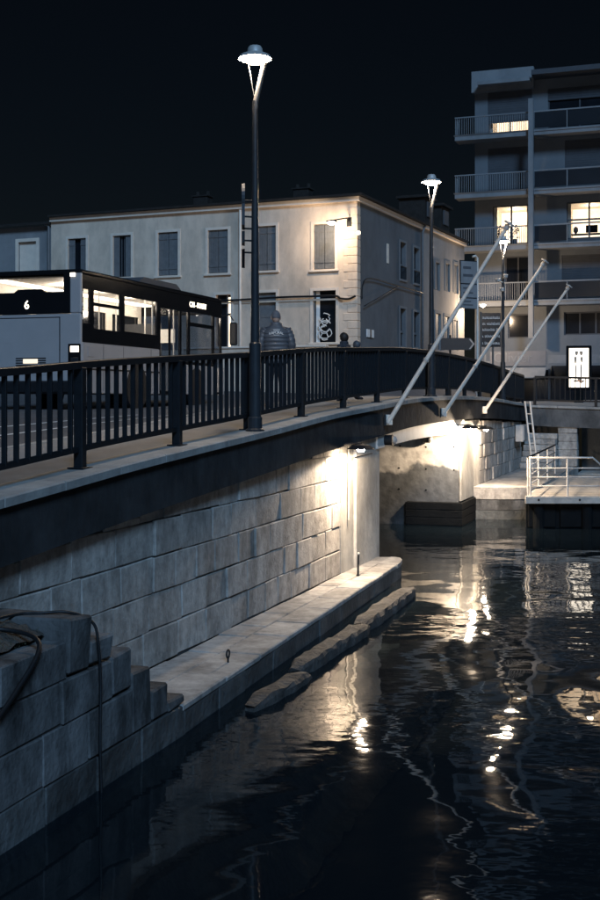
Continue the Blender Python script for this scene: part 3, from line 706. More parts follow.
# traffic sign on the near lamp, seen edge on
s = s_of(248,.0)
tsn = thing('traffic_sign', 'pair of traffic sign plates seen edge-on beside the near street lamp', 'traffic sign', B(s_of(255,-.06),-.06,H), 0)
yy = B(s,0,0).y; zpx = lambda py: (400-py)/F*yy
th_ = radians(-1.5)
def plate(nm, shape, zc_, w_, h_, mt):
    m = MB(); n = 24 if shape == 'disc' else 3 if shape == 'tri' else 4
    if shape == 'disc': pl = [(w_/2*cos(2*pi*i/n), zc_+h_/2*sin(2*pi*i/n)) for i in range(n)]
    elif shape == 'tri': pl = [(-w_/2,zc_+h_/2),(w_/2,zc_+h_/2),(0,zc_-h_/2)]
    else: pl = [(-w_/2,zc_-h_/2),(w_/2,zc_-h_/2),(w_/2,zc_+h_/2),(-w_/2,zc_+h_/2)]
    m.prism(pl, -.012, .012, 'y'); m.prism([(a*.97,zc_+(b-zc_)*.97) for a,b in pl], .012, .03, 'y')
    o = m.build(nm, mt, tsn); o.location = (-.15,-.05,0); o.rotation_euler = (0,0,radians(92.8)); return o
plate('round_plate','disc', zpx(198), .6, .5*.8, M_aptdk); plate('square_plate','rect', zpx(216), .5, .3, M_aptdk)
plate('small_plate','rect', zpx(238), .34, .16, M_iron); plate('warning_plate','tri', zpx(259), .4, .24, M_iron)
for py in (200,216,228,240,252):
    m = MB(); m.tube([(-.16,-.05,zpx(py)),(0,0,zpx(py))], .013, 6); m.build('bracket', M_iron, tsn)

# ------------------------------------------------------------------ inclined masts
def mast(px, py, tx, ty, label):
    s = s_of(px,-.22); b = B(s,-.22,z_of(py,s,-.22)); d = 2.43; 
    k_ = (tx-300)/F; out = -BN
    # tip lies straight out from the bridge, on the ray of its picture position
    q = (k_*b.y-b.x)/(out.x-k_*out.y); tp = b+out*q; tp.z = H+(400-ty)/F*tp.y
    t = thing('inclined_mast', label, 'mast', b, 0, 'inclined masts along the bridge edge')
    e = tp-b
    m = MB(); m.tube([(0,0,0), e*.97], [.046,.035], 12); smooth_by_angle(m.build('tube', M_mast, t), 40)
    n = e.normalized()
    m = MB(); m.tube([e*.965,e*.985], [.055,.055], 12); m.tube([e*.985, e], [.03,.02], 10); m.tube([e*.99,e*.997],[.1,.1],14); m.build('end_fitting', M_rail, t)
    m = MB(); m.cbox(-.06,.06,-.02,.02,-.06,.16,.01); o = m.build('bracket', M_fascia, t); o.rotation_euler = (0,0,BRZ); o.location = BN*.05
    m = MB(); m.cbox(-.015,.015,-.09,.07,-.04,.16,.01); o = m.build('gusset', M_mast, t); o.rotation_euler = (0,0,BRZ)
    f = e*.32
    m = MB(); m.tube([f*.985,f*1.015], .058, 12); m.build('clamp', M_rail, t)
mast(388,423,510,222,'nearest and longest inclined mast leaning out over the water')
mast(443,415,546,260,'middle inclined mast leaning out over the water')
mast(484,412,570,285,'farthest inclined mast, ending beside the lit poster')

# ------------------------------------------------------------------ bridge lights
def bulkhead(px, py, v, label, energy, spot=None):
    s = s_of(px,v); t = thing('bridge_light', label, 'lamp', B(s,v,z_of(py,s,v)), BRZ, 'lights under the bridge edge')
    m = MB(); m.cbox(-.07,.07,v*-1-.03,v*-1+.05,-.02,.1,.015); m.tube([(0,-v,.045),(0,-.02,.055)], .02, 8); m.build('bracket', M_iron, t)
    m = MB(); m.lathe([(.02,.06),(.15,.03),(.24,-.035),(.235,-.037),(.06,.02)], (0,0,0), 20); m.build('hood', M_iron, t)
    m = MB(); m.lathe([(.005,-.085),(.045,-.078),(.065,-.05),(.065,.0),(.01,.01)], (0,0,0), 16); m.build('glass_globe', E_bulk, t, True)
    lamp(t, (0,-.0,-.115), energy, (1,.78,.56), r=.04, spot=spot, rot=(0,radians(-2),0) if spot else None)
    return t
bulkhead(361,447,-.44,'bright bulkhead lamp on the near pilaster under the bridge edge',400,(174,.1))
bulkhead(470,427,-.4,'bright bulkhead lamp on the far abutment under the bridge edge',560)
bulkhead(486,428,-.33,'third bridge light, on the far bank wall right of the abutment',190)
# conduits by the near light
t = frame(thing('conduit', 'thin conduit pipe fixed beside the near bridge light', 'pipe'))
s = s_of(352,-.1); m = MB(); m.tube([(s-.05,-.05,zl+.9),(s-.05,-.05,hz(s)-.66)], .014, 6); m.build('pipe', M_conc, t)
s2_ = s_of(372,-.16); zq = z_of(447,s)-.18; m = MB(); m.tube([(s-.05,-.16,zq),(s2_,-.16,zq+.02)], .011, 6); m.build('branch', M_iron, t)

# ------------------------------------------------------------------ house with shutters
HO = Vector((2.185,46)); a_ = atan2(-.39,.92); HX = Vector((cos(a_),sin(a_))); HY = Vector((-sin(a_),cos(a_)))
hs = thing('corner_house', 'two-storey pale rendered corner house with shuttered windows', 'house', (HO.x,HO.y,H+.6), a_)
ZB = H+.6
def fx(px, py): u, z = hit(px, py, HO, HX); return u, z-ZB
def gx(px, py): u, z = hit(px, py, HO, HY); return u, z-ZB
ztop_h = fx(357,197)[1]; uL = fx(51,200)[0]; vR = gx(422,230)[0]
rects = []          # openings of the front: (u0,u1,z0,z1,kind)
for (p0_,p1_,t0,b0) in ((68,86,239,280),(113,131,236,276.5),(158,178,232.8,275),(208,228,230.5,272.6),(257,276,226.6,270),(313.5,335,224.7,268.7)):
    u0,z1 = fx(p0_,t0); u1,z0 = fx(p1_,b0); rects.append((u0,u1,z0,z1))
grects = []
for (p0_,p1_,t0,b0) in ((113,131,296,350),(158,178,295,350),(216,231,295,347),(257,276,293,346),(313,336,291,342)):
    u0,z1 = fx(p0_,t0); u1,z0 = fx(p1_,b0); grects.append((u0,u1,z0,z1))
def wall_with_holes(m, u0, u1, z0, z1, holes, y0, y1, axis='x'):
    """wall slab between y0 and y1 with rectangular holes, as boxes"""
    us = sorted(set([u0,u1]+[h[0] for h in holes]+[h[1] for h in holes]))
    for i in range(len(us)-1):
        a, b = us[i], us[i+1]; mid = (a+b)/2
        hh = sorted([(h[2],h[3]) for h in holes if h[0] < mid < h[1]])
        z = z0
        for (c, d) in hh+[(z1,z1)]:
            if c-z > 1e-4:
                if axis == 'x': m.box(a,b,y0,y1,z,c)
                else: m.box(y0,y1,a,b,z,c)
            z = d
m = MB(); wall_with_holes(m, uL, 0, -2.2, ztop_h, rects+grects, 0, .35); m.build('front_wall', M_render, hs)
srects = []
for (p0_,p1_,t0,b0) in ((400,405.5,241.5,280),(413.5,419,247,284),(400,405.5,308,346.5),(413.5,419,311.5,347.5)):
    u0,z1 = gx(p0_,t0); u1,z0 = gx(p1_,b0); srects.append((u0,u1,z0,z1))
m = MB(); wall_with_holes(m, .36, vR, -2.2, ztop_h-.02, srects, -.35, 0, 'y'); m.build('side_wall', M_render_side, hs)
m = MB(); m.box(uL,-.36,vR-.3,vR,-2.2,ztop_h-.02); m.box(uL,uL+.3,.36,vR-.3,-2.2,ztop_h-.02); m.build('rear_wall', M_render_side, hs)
# roof
ov = .28
m = MB(); rz = ztop_h+.02; rh = .45
V = [(uL,-ov,rz),(ov,-ov,rz),(ov,vR,rz),(uL,vR,rz),(uL,-ov,rz+.09),(ov,-ov,rz+.09),(ov,vR,rz+.09),(uL,vR,rz+.09),(uL,vR/2,rz+rh),(-4,vR/2,rz+rh)]
m.add(V, [(0,3,2,1),(0,1,5,4),(1,2,6,5),(2,3,7,6),(3,0,4,7),(4,5,9,8),(5,6,9),(6,7,8,9),(7,4,8)]); ro = m.build('roof', M_tile, hs)
m = MB(); m.box(uL,.13,-.13,-.002,ztop_h-.16,ztop_h+.015); m.box(.002,.13,.0,vR,ztop_h-.16,ztop_h+.015); m.build('eaves_cornice', M_trim, hs)
for px in (167,272):
    u,_ = fx(px,190); m = MB(); m.cbox(u-.35,u+.35,2.9,3.4,rz+.1,rz+1.0,.02); m.box(u-.4,u+.4,2.85,3.45,rz+1.002,rz+1.06)
    for q in (-.25,.25): m.lathe([(.1,1.06),(.08,1.25)],(u+q,3.15,rz),10)
    m.build('chimney', M_tile, ro)
def shutter_win(r, closed=True, ajar=False, sill=True, axis=None):
    u0,u1,z0,z1 = r
    w_ = MB(); t_ = .11
    w_.box(u0-t_,u0-.001,-.03,-.002,z0-.02,z1+t_); w_.box(u1+.001,u1+t_,-.03,-.002,z0-.02,z1+t_); w_.box(u0,u1,-.03,-.002,z1+.001,z1+t_)
    wo = w_.build('window', M_trim, hs)
    if sill: m = MB(); m.cbox(u0-.16,u1+.16,-.09,-.002,z0-.1,z0-.022,.008); m.build('sill', M_trim, wo)
    m = MB(); m.box(u0,u1,.16,.2,z0,z1); m.build('pane', M_dkglass, wo)
    mid = (u0+u1)/2; gap = .14 if ajar else .012
    if closed:
        for (a,b) in ((u0+.01,mid-gap),(mid+gap,u1-.01)):
            m = MB(); n = 4; wdt = (b-a)/n
            for i in range(n): m.box(a+wdt*i+.006,a+wdt*(i+1)-.006,.05,.085,z0+.02,z1-.01)
            m.box(a,b,.06,.08,z0+.02,z1-.01)
            for zz in (z0+.25,z1-.3): m.box(a+.01,b-.01,.028,.049,zz,zz+.08)
            m.build('shutter', M_shut, wo)
    return wo
shutter_win(rects[0], ajar=True)
wo = shutter_win(rects[1], closed=False); u0,u1,z0,z1 = rects[1]
for (a,b) in ((u0,u0+.28),(u1-.3,u1)):
    m = MB(); m.box(a,b,.06,.09,z0+.02,z1-.01); m.build('shutter', M_shut, wo)
m = MB()
for i in range(3): m.box(u0+.33+.13*i,u0+.35+.13*i,.14,.158,z0,z1)
m.build('glazing_bars', M_shut, wo)
for r in rects[2:]: shutter_win(r)
# ground floor openings
for i, r in enumerate(grects):
    u0,u1,z0,z1 = r
    wo = shutter_win(r, closed=(i in (0,1)), sill=(i in (4,)))
    if i == 2:
        m = MB(); m.box(u0+.45,u1-.02,.12,.14,z0,z1-.1); m.build('lit_glazing', E_room, wo)
        m = MB(); m.box(u0+.45,u0+.5,.08,.12,z0,z1); m.box(u0+.5,u1,.08,.12,z0+1.3,z0+1.36); m.build('glazing_bars', M_shut, wo)
    if i == 3:
        m = MB(); m.box(u0+.02,u1-.02,.1,.13,z0,z1-.02); m.box(u0+.12,u1-.12,.085,.099,z0+.2,z0+.95); m.box(u0+.12,u1-.12,.085,.099,z0+1.15,z1-.15); m.build('door_leaf', M_shut, wo)
    if i == 4:
        # wrought-iron scroll grille and curtain
        m = MB(); m.box(u0,u0+.05,.05,.09,z0,z1); m.box(u1-.05,u1,.05,.09,z0,z1); m.build('frame', M_shut, wo)
        m = MB(); V = []
        for k in range(13):
            x = u0+.08+.16*k/12; V += [(x,.13+.015*(k%2),z0),(x,.13+.015*(k%2),z1)]
        m.add(V, [(2*k,2*k+2,2*k+3,2*k+1) for k in range(12)]); m.build('curtain', M_white, wo)
        m = MB(); cx = (u0+u1)/2
        for (dz,rr,ph) in ((.22,.15,0),(.5,.17,1),(.8,.14,2),(.62,.24,.5),(.95,.2,3),(.38,.26,1.5)):
            m.tube([(cx+R(-.05,.05)+rr*cos(ph+a), .03, z0+dz+rr*.9*sin(ph+a)) for a in [2*pi*q/14*.85 for q in range(15)]], .02, 6)
        m.build('scroll_grille', M_white, wo)
# side windows
for i, r in enumerate(srects):
    v0,v1,z0,z1 = r; m = MB(); t_ = .1
    m.box(.002,.03,v0-t_,v0-.001,z0-.02,z1+t_); m.box(.002,.03,v1+.001,v1+t_,z0-.02,z1+t_); m.box(.002,.03,v0,v1,z1+.001,z1+t_); m.box(.002,.05,v0-t_,v1+t_,z0-.1,z0-.021)
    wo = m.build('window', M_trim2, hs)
    m = MB(); m.box(-.2,-.16,v0,v1,z0,z1); m.build('pane', M_dkglass, wo)
    m = MB(); zc2 = z0+(z1-z0)*.36; m.box(-.155,-.1,v0,v1,zc2,zc2+.09); m.box(-.155,-.12,(v0+v1)/2-.03,(v0+v1)/2+.03,z0,z1); m.build('glazing_bars', M_shut, wo)
    if i < 2:
        m = MB()
        for q in range(7): vv = v0+(v1-v0)*(q+.5)/7; m.tube([(.05,vv,z0),(.05,vv,zc2-.05)], .012, 5)
        m.box(.03,.07,v0,v1,zc2-.06,zc2-.03); m.build('window_guard', M_iron, wo)
# quoins
z = fx(357,345)[1]; i = 0
while z < ztop_h-.5:
    L = .55 if i%2 else .38; m = MB(); m.cbox(-L, .022, -.022, .34, z+.012, z+.30, .012, .003); m.build('quoin_stone', M_render, hs); z += .312; i += 1
m = MB(); zq = fx(300,298)[1]; m.box(uL,-.6,-.045,-.002,zq-.13,zq-.06); m.build('string_course', M_render, hs)
# downpipes
for (px, mt) in ((241,M_trim),): 
    u,_ = fx(px,230); m = MB(); m.tube([(u,-.08,-2),(u,-.08,ztop_h-.2)], .05, 8); m.build('downpipe', mt, hs, True)
m = MB(); m.tube([(.08,vR-.15,-2),(.08,vR-.15,ztop_h-.3),(.2,vR-.15,ztop_h)], .05, 8); m.build('downpipe', M_shut, hs, True)
# vent niche + pale notice on side wall
v0,z0 = gx(387.5,256); m = MB(); m.box(.002,.03,v0-.12,v0+.12,z0-.3,z0+.5); m.build('blocked_slit', M_trim, hs)
t = thing('notice_board', 'small pale lit notice on the dark side wall of the corner house', 'notice', (HO.x,HO.y,ZB), a_)
v0,z1 = gx(366,329); v1,z0 = gx(373,338); m = MB(); m.cbox(.01,.05,v0,v1,z0,z1,.005); m.build('board', M_white, t)
m = MB(); m.box(.051,.056,v0+(v1-v0)*.42,v0+(v1-v0)*.6,z0,z1); m.build('divider', M_iron, t)
# cables on the facade
def cable(pts, label, r=.03):
    m = MB(); m.tube(bez(pts,5), r, 6); o = m.build('facade_cable', M_iron, smooth=True); o.location = (HO.x,HO.y,ZB); o.rotation_euler = (0,0,a_); return tag(o,label,'cable')
pts = []
for px, py in ((160,303.5),(200,301.5),(241,300),(280,297.5),(315,296.5),(336,296),(342,298.5),(350,299),(356.5,296)):
    u,z = fx(px,py); pts.append((u,-.11,z))
cable(pts, 'black cable strung along the front of the corner house', .04)
pts = []
for px, py in ((359,299),(370,303),(384,309),(400,301.5)): 
    u,z = gx(px,[0,300,0][1] if False else py); pts.append((.12,u,z))
cable([pts[0], (.1,gx(364,279)[0],gx(364,279)[1]), (.1,gx(392,285)[0],gx(392,285)[1]), (.1,gx(421,293)[0],gx(421,293)[1])], 'cable sagging along the dark side wall of the corner house', .025)
cable([(.1,gx(362,306)[0],gx(362,306)[1]), (.1,gx(378,297)[0],gx(378,297)[1]), (.1,gx(396,286)[0],gx(396,286)[1])], 'thin cable climbing the dark side wall of the corner house', .02)
# wall lamp on the house
u,z = fx(341,227)
wlamp = thing('wall_lantern', 'lit wall lamp near the top corner of the pale house', 'lamp', (HO.x,HO.y,ZB), a_)
m = MB(); m.tube([(u+.35,-.0,z+.2),(u+.3,-.2,z+.3),(u,-.95,z+.12)], .025, 8); m.box(u+.25,u+.45,-.03,-.003,z,z+.35); m.build('bracket', M_iron, wlamp)
m = MB(); m.lathe([(.04,.14),(.2,.1),(.22,.05),(.2,.045)], (u,-1.0,z), 16); m.build('hood', M_iron, wlamp)
m = MB(); m.lathe([(.005,-.06),(.09,-.04),(.15,.0),(.17,.044),(.01,.046)], (u,-1.0,z), 16); m.build('glass', E_lan, wlamp, True)
lamp(wlamp, (u+.0,-1.05,z-.2), 135, (1,.78,.55), r=.1)
u2,z2 = fx(354,233.5); m = MB(); m.lathe([(.005,-.08),(.08,-.05),(.08,.05),(.005,.08)], (.1,-.12,z2), 10); m.build('small_globe', E_tail, wlamp, True)
# neighbour on the left
nb_ = thing('left_house', 'greyer rendered house adjoining at the far left behind the bus', 'house', (HO.x,HO.y,ZB), a_)
uLL = uL-9; zt2 = fx(0,221)[1]
u0,z1 = fx(17,242); u1,z0 = fx(35,284)
m = MB(); wall_with_holes(m, uLL, uL-.02, -2.2, ztop_h-.28, [(u0,u1,z0,z1)], .12, .4); m.build('front_wall', mat('left_house_render',(.26,.265,.27),.9,.14,1,.4,30,.008,stain=.2,stain_scale=.5), nb_)
m = MB(); t_ = .14; m.box(u0-t_,u0,.06,.118,z0,z1+t_); m.box(u1,u1+t_,.06,.118,z0,z1+t_); m.box(u0,u1,.06,.118,z1,z1+t_); wo = m.build('window', M_trim, nb_)
m = MB(); m.box(u0,u1,.2,.23,z0,z1); m.build('roller_blind', M_trim, wo)
m = MB(); m.add([(uLL,-.2,ztop_h-.26),(uL-.02,-.2,ztop_h-.26),(uL-.02,5,ztop_h+.7),(uLL,5,ztop_h+.7),(uLL,-.2,ztop_h-.18),(uL-.02,-.2,ztop_h-.18),(uL-.02,5,ztop_h+.78),(uLL,5,ztop_h+.78)],[(0,3,2,1),(4,5,6,7),(0,1,5,4),(1,2,6,5),(2,3,7,6),(3,0,4,7)]); m.build('roof', M_tile, nb_)
m = MB(); m.tube([(uL-.1,-.05,-2),(uL-.1,-.05,ztop_h-.35),(uL-.3,-.15,ztop_h-.2)], .05, 8); m.build('downpipe', M_shut, nb_, True)
# terrace house beyond on the side street
O2 = HO+HY*(vR+.02)
th = thing('street_house', 'narrow house in the side street beyond the corner house', 'house', (O2.x,O2.y,ZB), a_)
def g2(px, py): u, z = hit(px, py, O2, HY); return u, z-ZB
v_end = g2(464,250)[0]; zt3 = g2(445,235)[1]
holes = []
for (p0_,p1_,t0,b0) in ((435,439,262,291),(445,449,263,292),(453.5,457.5,264,294),(435,440,313,350),(444,448.5,316,350),(453,457,320,350)):
    u0,z1 = g2(p0_,t0); u1,z0 = g2(p1_,b0); holes.append((u0,u1,z0,z1))
m = MB(); wall_with_holes(m, .0, v_end, -2.2, zt3, holes, -.3, .02, 'y'); m.build('front_wall', mat('street_house_render',(.27,.26,.25),.9,.14,1,.4,30,.01,stain=.2), th)
for (v0,v1,z0,z1) in holes:
    m = MB(); m.box(.021,.05,v0-.14,v0,z0,z1+.14); m.box(.021,.05,v1,v1+.14,z0,z1+.14); m.box(.021,.05,v0,v1,z1,z1+.14); wo = m.build('window', M_trim2, th)
    m = MB(); m.box(-.15,-.1,v0,v1,z0,z1); m.build('pane', M_dkglass, wo)
    m = MB(); m.box(-.06,-.02,v0,v0+(v1-v0)*.46,z0,z1); m.box(-.06,-.02,v0+(v1-v0)*.54,v1,z0,z1); m.build('shutter', M_shut, wo)
m = MB(); m.add([(.25,0,zt3),(.25,v_end,zt3),(-4,v_end,zt3+1.5),(-4,0,zt3+1.5),(.25,0,zt3+.1),(.25,v_end,zt3+.1),(-4,v_end,zt3+1.6),(-4,0,zt3+1.6)],[(0,3,2,1),(4,5,6,7),(0,1,5,4),(1,2,6,5),(2,3,7,6),(3,0,4,7)]); ro = m.build('roof', M_tile, th)
m = MB(); m.box(.021,.16,0,v_end,zt3-.14,zt3-.004); m.build('eaves_cornice', M_trim, th)
for v0 in (v_end*.32, v_end*.7):
    m = MB(); m.box(-1.6,-.35,v0-.7,v0+.7,zt3+.3,zt3+1.5); m.box(-1.7,-.2,v0-.85,v0+.85,zt3+1.502,zt3+1.62); o = m.build('dormer', M_tile, ro); m = MB(); m.box(-.349,-.3,v0-.4,v0+.4,zt3+.65,zt3+1.35); m.build('dormer_window', M_aptdk, ro)
# arm lamp in the side street
u,z = g2(461.5,306)
al = thing('alley_lamp', 'small bright lamp on an arm in the side street', 'lamp', (O2.x,O2.y,ZB), a_)
m = MB(); m.tube([(.03,u-.6,z-.1),(.5,u-.5,z+.1),(1.1,u,z+.06)], .025, 8); m.build('bracket', M_iron, al)
m = MB(); m.lathe([(.01,-.1),(.1,-.06),(.14,.02),(.05,.06)], (1.1,u,z), 12); m.build('globe', E_lan, al, True)
lamp(al, (1.1,u-.1,z-.35), 420, (1,.74,.5), r=.1)

# ------------------------------------------------------------------ apartment block
AO = Vector(((475-300)/F*63,63)); aa = atan2(-.34,.94); AX = Vector((cos(aa),sin(aa)))
ap = thing('apartment_block', 'tall apartment block with balconies and a few lit windows at the right', 'building', (AO.x,AO.y,H-.3), aa)
ZA = H-.3
def ax(px, py): u, z = hit(px, py, AO, AX); return u, z-ZA
UW = ax(640,100)[0]; ztA = ax(475,75)[1]; up = ax(534.5,150)[0]
AF = AO+Vector((sin(aa),-cos(aa)))*1.0
fz = [hit(500,y,AF,AX)[1]-ZA for y in (134.5,193,247,303)]       # slab undersides, top down
st = (fz[0]-fz[3])/3
holesA = []
lit1 = (*[ax(492.5,0)[0],ax(530,0)[0]], ax(492,245)[1], ax(492,206)[1])
lit2 = (ax(566.5,0)[0], ax(612,0)[0], ax(570,239)[1], ax(570,202)[1])
lit0 = (ax(488,0)[0], ax(532,0)[0], ax(500,134)[1], ax(500,91)[1])
dk1 = (ax(488,0)[0], ax(532,0)[0], ax(500,190)[1], ax(500,148)[1])
dk2 = (ax(565,0)[0], ax(612,0)[0], ax(570,185)[1], ax(570,140)[1])
dk3 = (ax(562,0)[0], ax(612,0)[0], ax(570,296)[1], ax(570,255)[1])
dk4 = (ax(505,0)[0], ax(531,0)[0], ax(520,300)[1], ax(520,256)[1])
dk5 = (ax(564,0)[0], ax(612,0)[0], ax(570,335)[1], ax(570,312)[1])
dk6 = (ax(508,0)[0], ax(530,0)[0], ax(520,338)[1], ax(520,314)[1])
dk0 = (ax(548,0)[0], ax(612,0)[0], ax(560,128)[1], ax(560,88)[1])
allh = [lit0,lit1,lit2,dk0,dk1,dk2,dk3,dk4,dk5,dk6]
m = MB(); wall_with_holes(m, 0, UW, -1, ztA, allh, 0, .35); m.build('front_wall', M_apt, ap)
m = MB(); m.box(0,.3,.36,11,-1,ztA); m.box(.3,UW,10.7,11,-1,ztA); m.box(UW-.3,UW,.36,10.7,-1,ztA); m.box(.3,UW-.3,.36,10.7,ztA-.3,ztA-.05); m.build('rear_wall', M_apt, ap)
m = MB(); m.box(-.12,up,-.3,.0,ztA-1.0,ztA+.1); m.build('parapet', M_apt2, ap)
m = MB(); m.box(up+.01,UW,-1.1,.0,ztA-.55,ztA-.3); m.build('canopy_slab', M_aptdk, ap)
m = MB(); m.box(.3,up-.1,-.9,-.02,ax(500,84)[1]-.18,ax(500,84)[1]); m.build('awning_case', M_apt2, ap)
m = MB(); m.box(up-.12,up+.12,-1.25,-.99,ax(500,340)[1],ax(534,104)[1]); m.build('rain_pipe', M_apt2, ap)
for i, z in enumerate(fz):
    m = MB(); m.box(-.85 if i<3 else .0,up-.13,-1.0,-.002,z-.16,z+.06); m.prism([(-1.02,z+.061),(-.003,z+.061),(-.003,z+.12),(-1.06,z+.12)], -.9 if i<3 else .0, up-.13, 'x'); sl_ = m.build('balcony_slab', M_apt2, ap)
    # railing with bars
    m = MB(); ua = -.83 if i<3 else .05; n = int((up-ua-.2)/.11)
    for k in range(n+1):
        x = ua+(up-.16-ua)*k/n; m.box(x-.012,x+.012,-.96,-.93,z+.16,z+1.0)
    for k in range(8): yv = -.93+.85*k/8; m.box(ua-.012,ua+.012,yv,yv+.03,z+.16,z+1.0)
    m.build('balcony_bars', M_apt2, ap)
    m = MB(); m.box(ua-.03,up-.13,-.98,-.91,z+1.0,z+1.06); m.box(ua-.03,ua+.03,-.905,-.02,z+1.0,z+1.06); m.build('balcony_rail', M_apt2, ap)
    m = MB(); m.box(up+.13,UW,-1.0,-.002,z-.16,z+.12); m.box(up+.13,UW,-1.04,-1.002,z+.02,z+.10); m.build('balcony_slab', M_apt2, ap)
    # smoked parapet panels
    w_ = (UW-up-.2)/3
    for k in range(3):
        m = MB(); m.box(up+.16+w_*k,up+.13+w_*(k+1)-.05,-.98,-.95,z+.2,z+.98)
        if not (i == 2 and k > 0): m.build('parapet_panel', M_smoke, ap)
        elif True:
            pass
        m = MB(); m.box(up+.12+w_*(k+1)-.04,up+.12+w_*(k+1),-.99,-.94,z+.12,z+1.0); m.build('parapet_post', M_apt2, ap)
    m = MB(); m.box(up+.13,UW,-1.0,-.92,z+1.0,z+1.07); m.build('balcony_rail', M_apt2, ap)
def apt_window(h, lit=False, blind=0.0, bars=2, cross=None):
    u0,u1,z0,z1 = h
    m = MB(); t_ = .07
    m.box(u0,u0+t_,.1,.18,z0,z1); m.box(u1-t_,u1,.1,.18,z0,z1); m.box(u0+t_,u1-t_,.1,.18,z1-t_,z1); m.box(u0+t_,u1-t_,.1,.18,z0,z0+t_)
    for k in range(1,bars): x = u0+(u1-u0)*k/bars; m.box(x-.04,x+.04,.1,.18,z0+t_,z1-t_)
    if cross: zc_ = z0+(z1-z0)*cross; m.box(u0+t_,u1-t_,.095,.185,zc_-.04,zc_+.04)
    wo = m.build('window', M_aptdk, ap)
    if lit:
        m = MB(); m.box(u0+t_,u1-t_,.13,.14,z0+t_,z1-t_); m.build('pane', M_glass, wo)
        m = MB(); m.box(u0,u1,2.6,2.65,z0-.2,z1+.2); m.build('room_wall', E_room, wo)
        m = MB(); m.box(u0,u1,.36,2.6,z1,z1+.05); m.box(u0-.05,u0,.36,2.6,z0-.2,z1); m.box(u1,u1+.05,.36,2.6,z0-.2,z1); m.build('room_lining', M_busin, wo)
        for (a, b) in ((u0+.04,u0+.2),(u1-.2,u1-.04)):
            m = MB(); V = []
            for k in range(9): x = a+(b-a)*k/8; V += [(x,.3+.03*(k%2),z0),(x,.3+.03*(k%2),z1)]
            m.add(V,[(2*k,2*k+2,2*k+3,2*k+1) for k in range(8)]); m.build('curtain', M_busin, wo)
        lamp(wo, ((u0+u1)/2, 1.4, z1-.35), 60, (1,.74,.5), r=.15, name='room_light')
    else:
        m = MB(); m.box(u0+t_,u1-t_,.13,.14,z0+t_,z1-t_); m.build('pane', M_dkglass, wo)
    if blind:
        m = MB(); zz = z1
        zb = z1-(z1-z0)*blind
        n = int((z1-zb)/.12)
        for k in range(n): m.box(u0+.01,u1-.01,.03,.055+.01*(k%2),z1-.12*(k+1)+.008,z1-.12*k)
        m.box(u0+.01,u1-.01,.057,.07,zb,z1); m.build('roller_blind', M_aptdk, wo)
    return wo
apt_window(lit0, True, .74, 2); w1 = apt_window(lit1, True, 0, 2); w2 = apt_window(lit2, True, 0, 2, .52)
for h, bl in ((dk1,1.0),(dk2,.98),(dk3,.9),(dk4,.0),(dk0,.3)): apt_window(h, False, bl, 2)
apt_window(dk5,False,0,3); apt_window(dk6,False,0,1)
# things seen in the lit rooms
u0,u1,z0,z1 = lit1
t = thing('hanging_lamp', 'lit hanging lamp seen through the left lit balcony window', 'lamp', (AO.x,AO.y,ZA), aa)
m = MB(); m.tube([(u0+.75,1.2,z1-.05),(u0+.75,1.2,z1-.7)], .012, 6); m.build('cord', M_iron, t)
m = MB(); m.lathe([(.16,-.98),(.22,-.95),(.2,-.8),(.06,-.68)], (u0+.75,1.2,z1), 14); m.build('lamp_shade', E_tail, t)
for (x, lab) in ((u0+.55,'dark leafy pot plant on the left of the lit balcony'),(u0+1.25,'dark leafy pot plant on the right of the lit balcony')):
    t = thing('pot_plant', lab, 'plant', (AO.x,AO.y,ZA), aa, 'pot plants on the lit balcony')
    m = MB(); m.lathe([(.1,.125),(.14,.42),(.15,.43)], (x,-.5,fz[2]), 10); m.build('pot', M_aptdk, t)
    m = MB()
    for k in range(70):
        c_ = Vector((x+R(-.22,.22),-.5+R(-.2,.2),fz[2]+R(.45,1.1))); d_ = Vector((R(-1,1),R(-1,1),R(-.2,1))).normalized()*.16; e_ = d_.cross(Vector((0,0,1))).normalized()*.05
        m.add([c_,c_+d_*.5+e_,c_+d_,c_+d_*.5-e_],[(0,1,2,3)])
    m.build('leaves', M_black, t)
u0,u1,z0,z1 = lit2
t = thing('desk', 'desk with small things silhouetted in the right lit window', 'desk', (AO.x,AO.y,ZA), aa)
m = MB(); m.box(u0+.15,u1-.1,.55,1.0,z0+.28,z0+.33); m.build('desk_top', M_aptdk, t)
m = MB(); m.cbox(u0+.9,u0+1.5,.6,.68,z0+.36,z0+.75,.02); m.build('monitor', M_black, t)
m = MB(); m.lathe([(.05,0),(.13,.12),(.12,.28),(.03,.36)], (u0+.4,.6,z0+.34), 10); m.build('vase', M_aptdk, t)
# shop front
sh = thing('shop_front', 'small shop with a lettered sign board and pale awning under the apartments', 'shop', (AO.x,AO.y,ZA), aa)
u0,z1 = ax(495,352.5); u1,z0 = ax(550,366)
m = MB(); m.box(u0,u1,-1.35,-1.2,z0,z1); sb = m.build('sign_board', mat('sign_board_paint',(.20,.20,.21),.7,.1,3,0), sh)
text('lettering', "L'Olivier", .72, M_apt2, sb, ((u0+u1)/2-.5,-1.352,(z0+z1)/2+.02), (pi/2,0,0), .01)
m = MB(); m.prism([(-1.9,z0-.65),(-1.9,z0-.6),(-1.2,z0-.04),(-1.2,z0-.1)], u0+.1, u1, 'x'); m.build('awning', M_apt2, sh)
m = MB(); m.box(u0,u1,-.12,-.05,.2,z0-.2); m.build('shop_window', M_dkglass, sh)
for k in range(5): x = u0+(u1-u0)*k/4; m = MB(); m.box(x-.06,x+.06,-.18,-.121,.2,z0-.15); m.build('mullion', M_aptdk, sh)
u2,zz1 = ax(552,356); u3,_ = ax(640,356); zz0 = ax(552,364)[1]
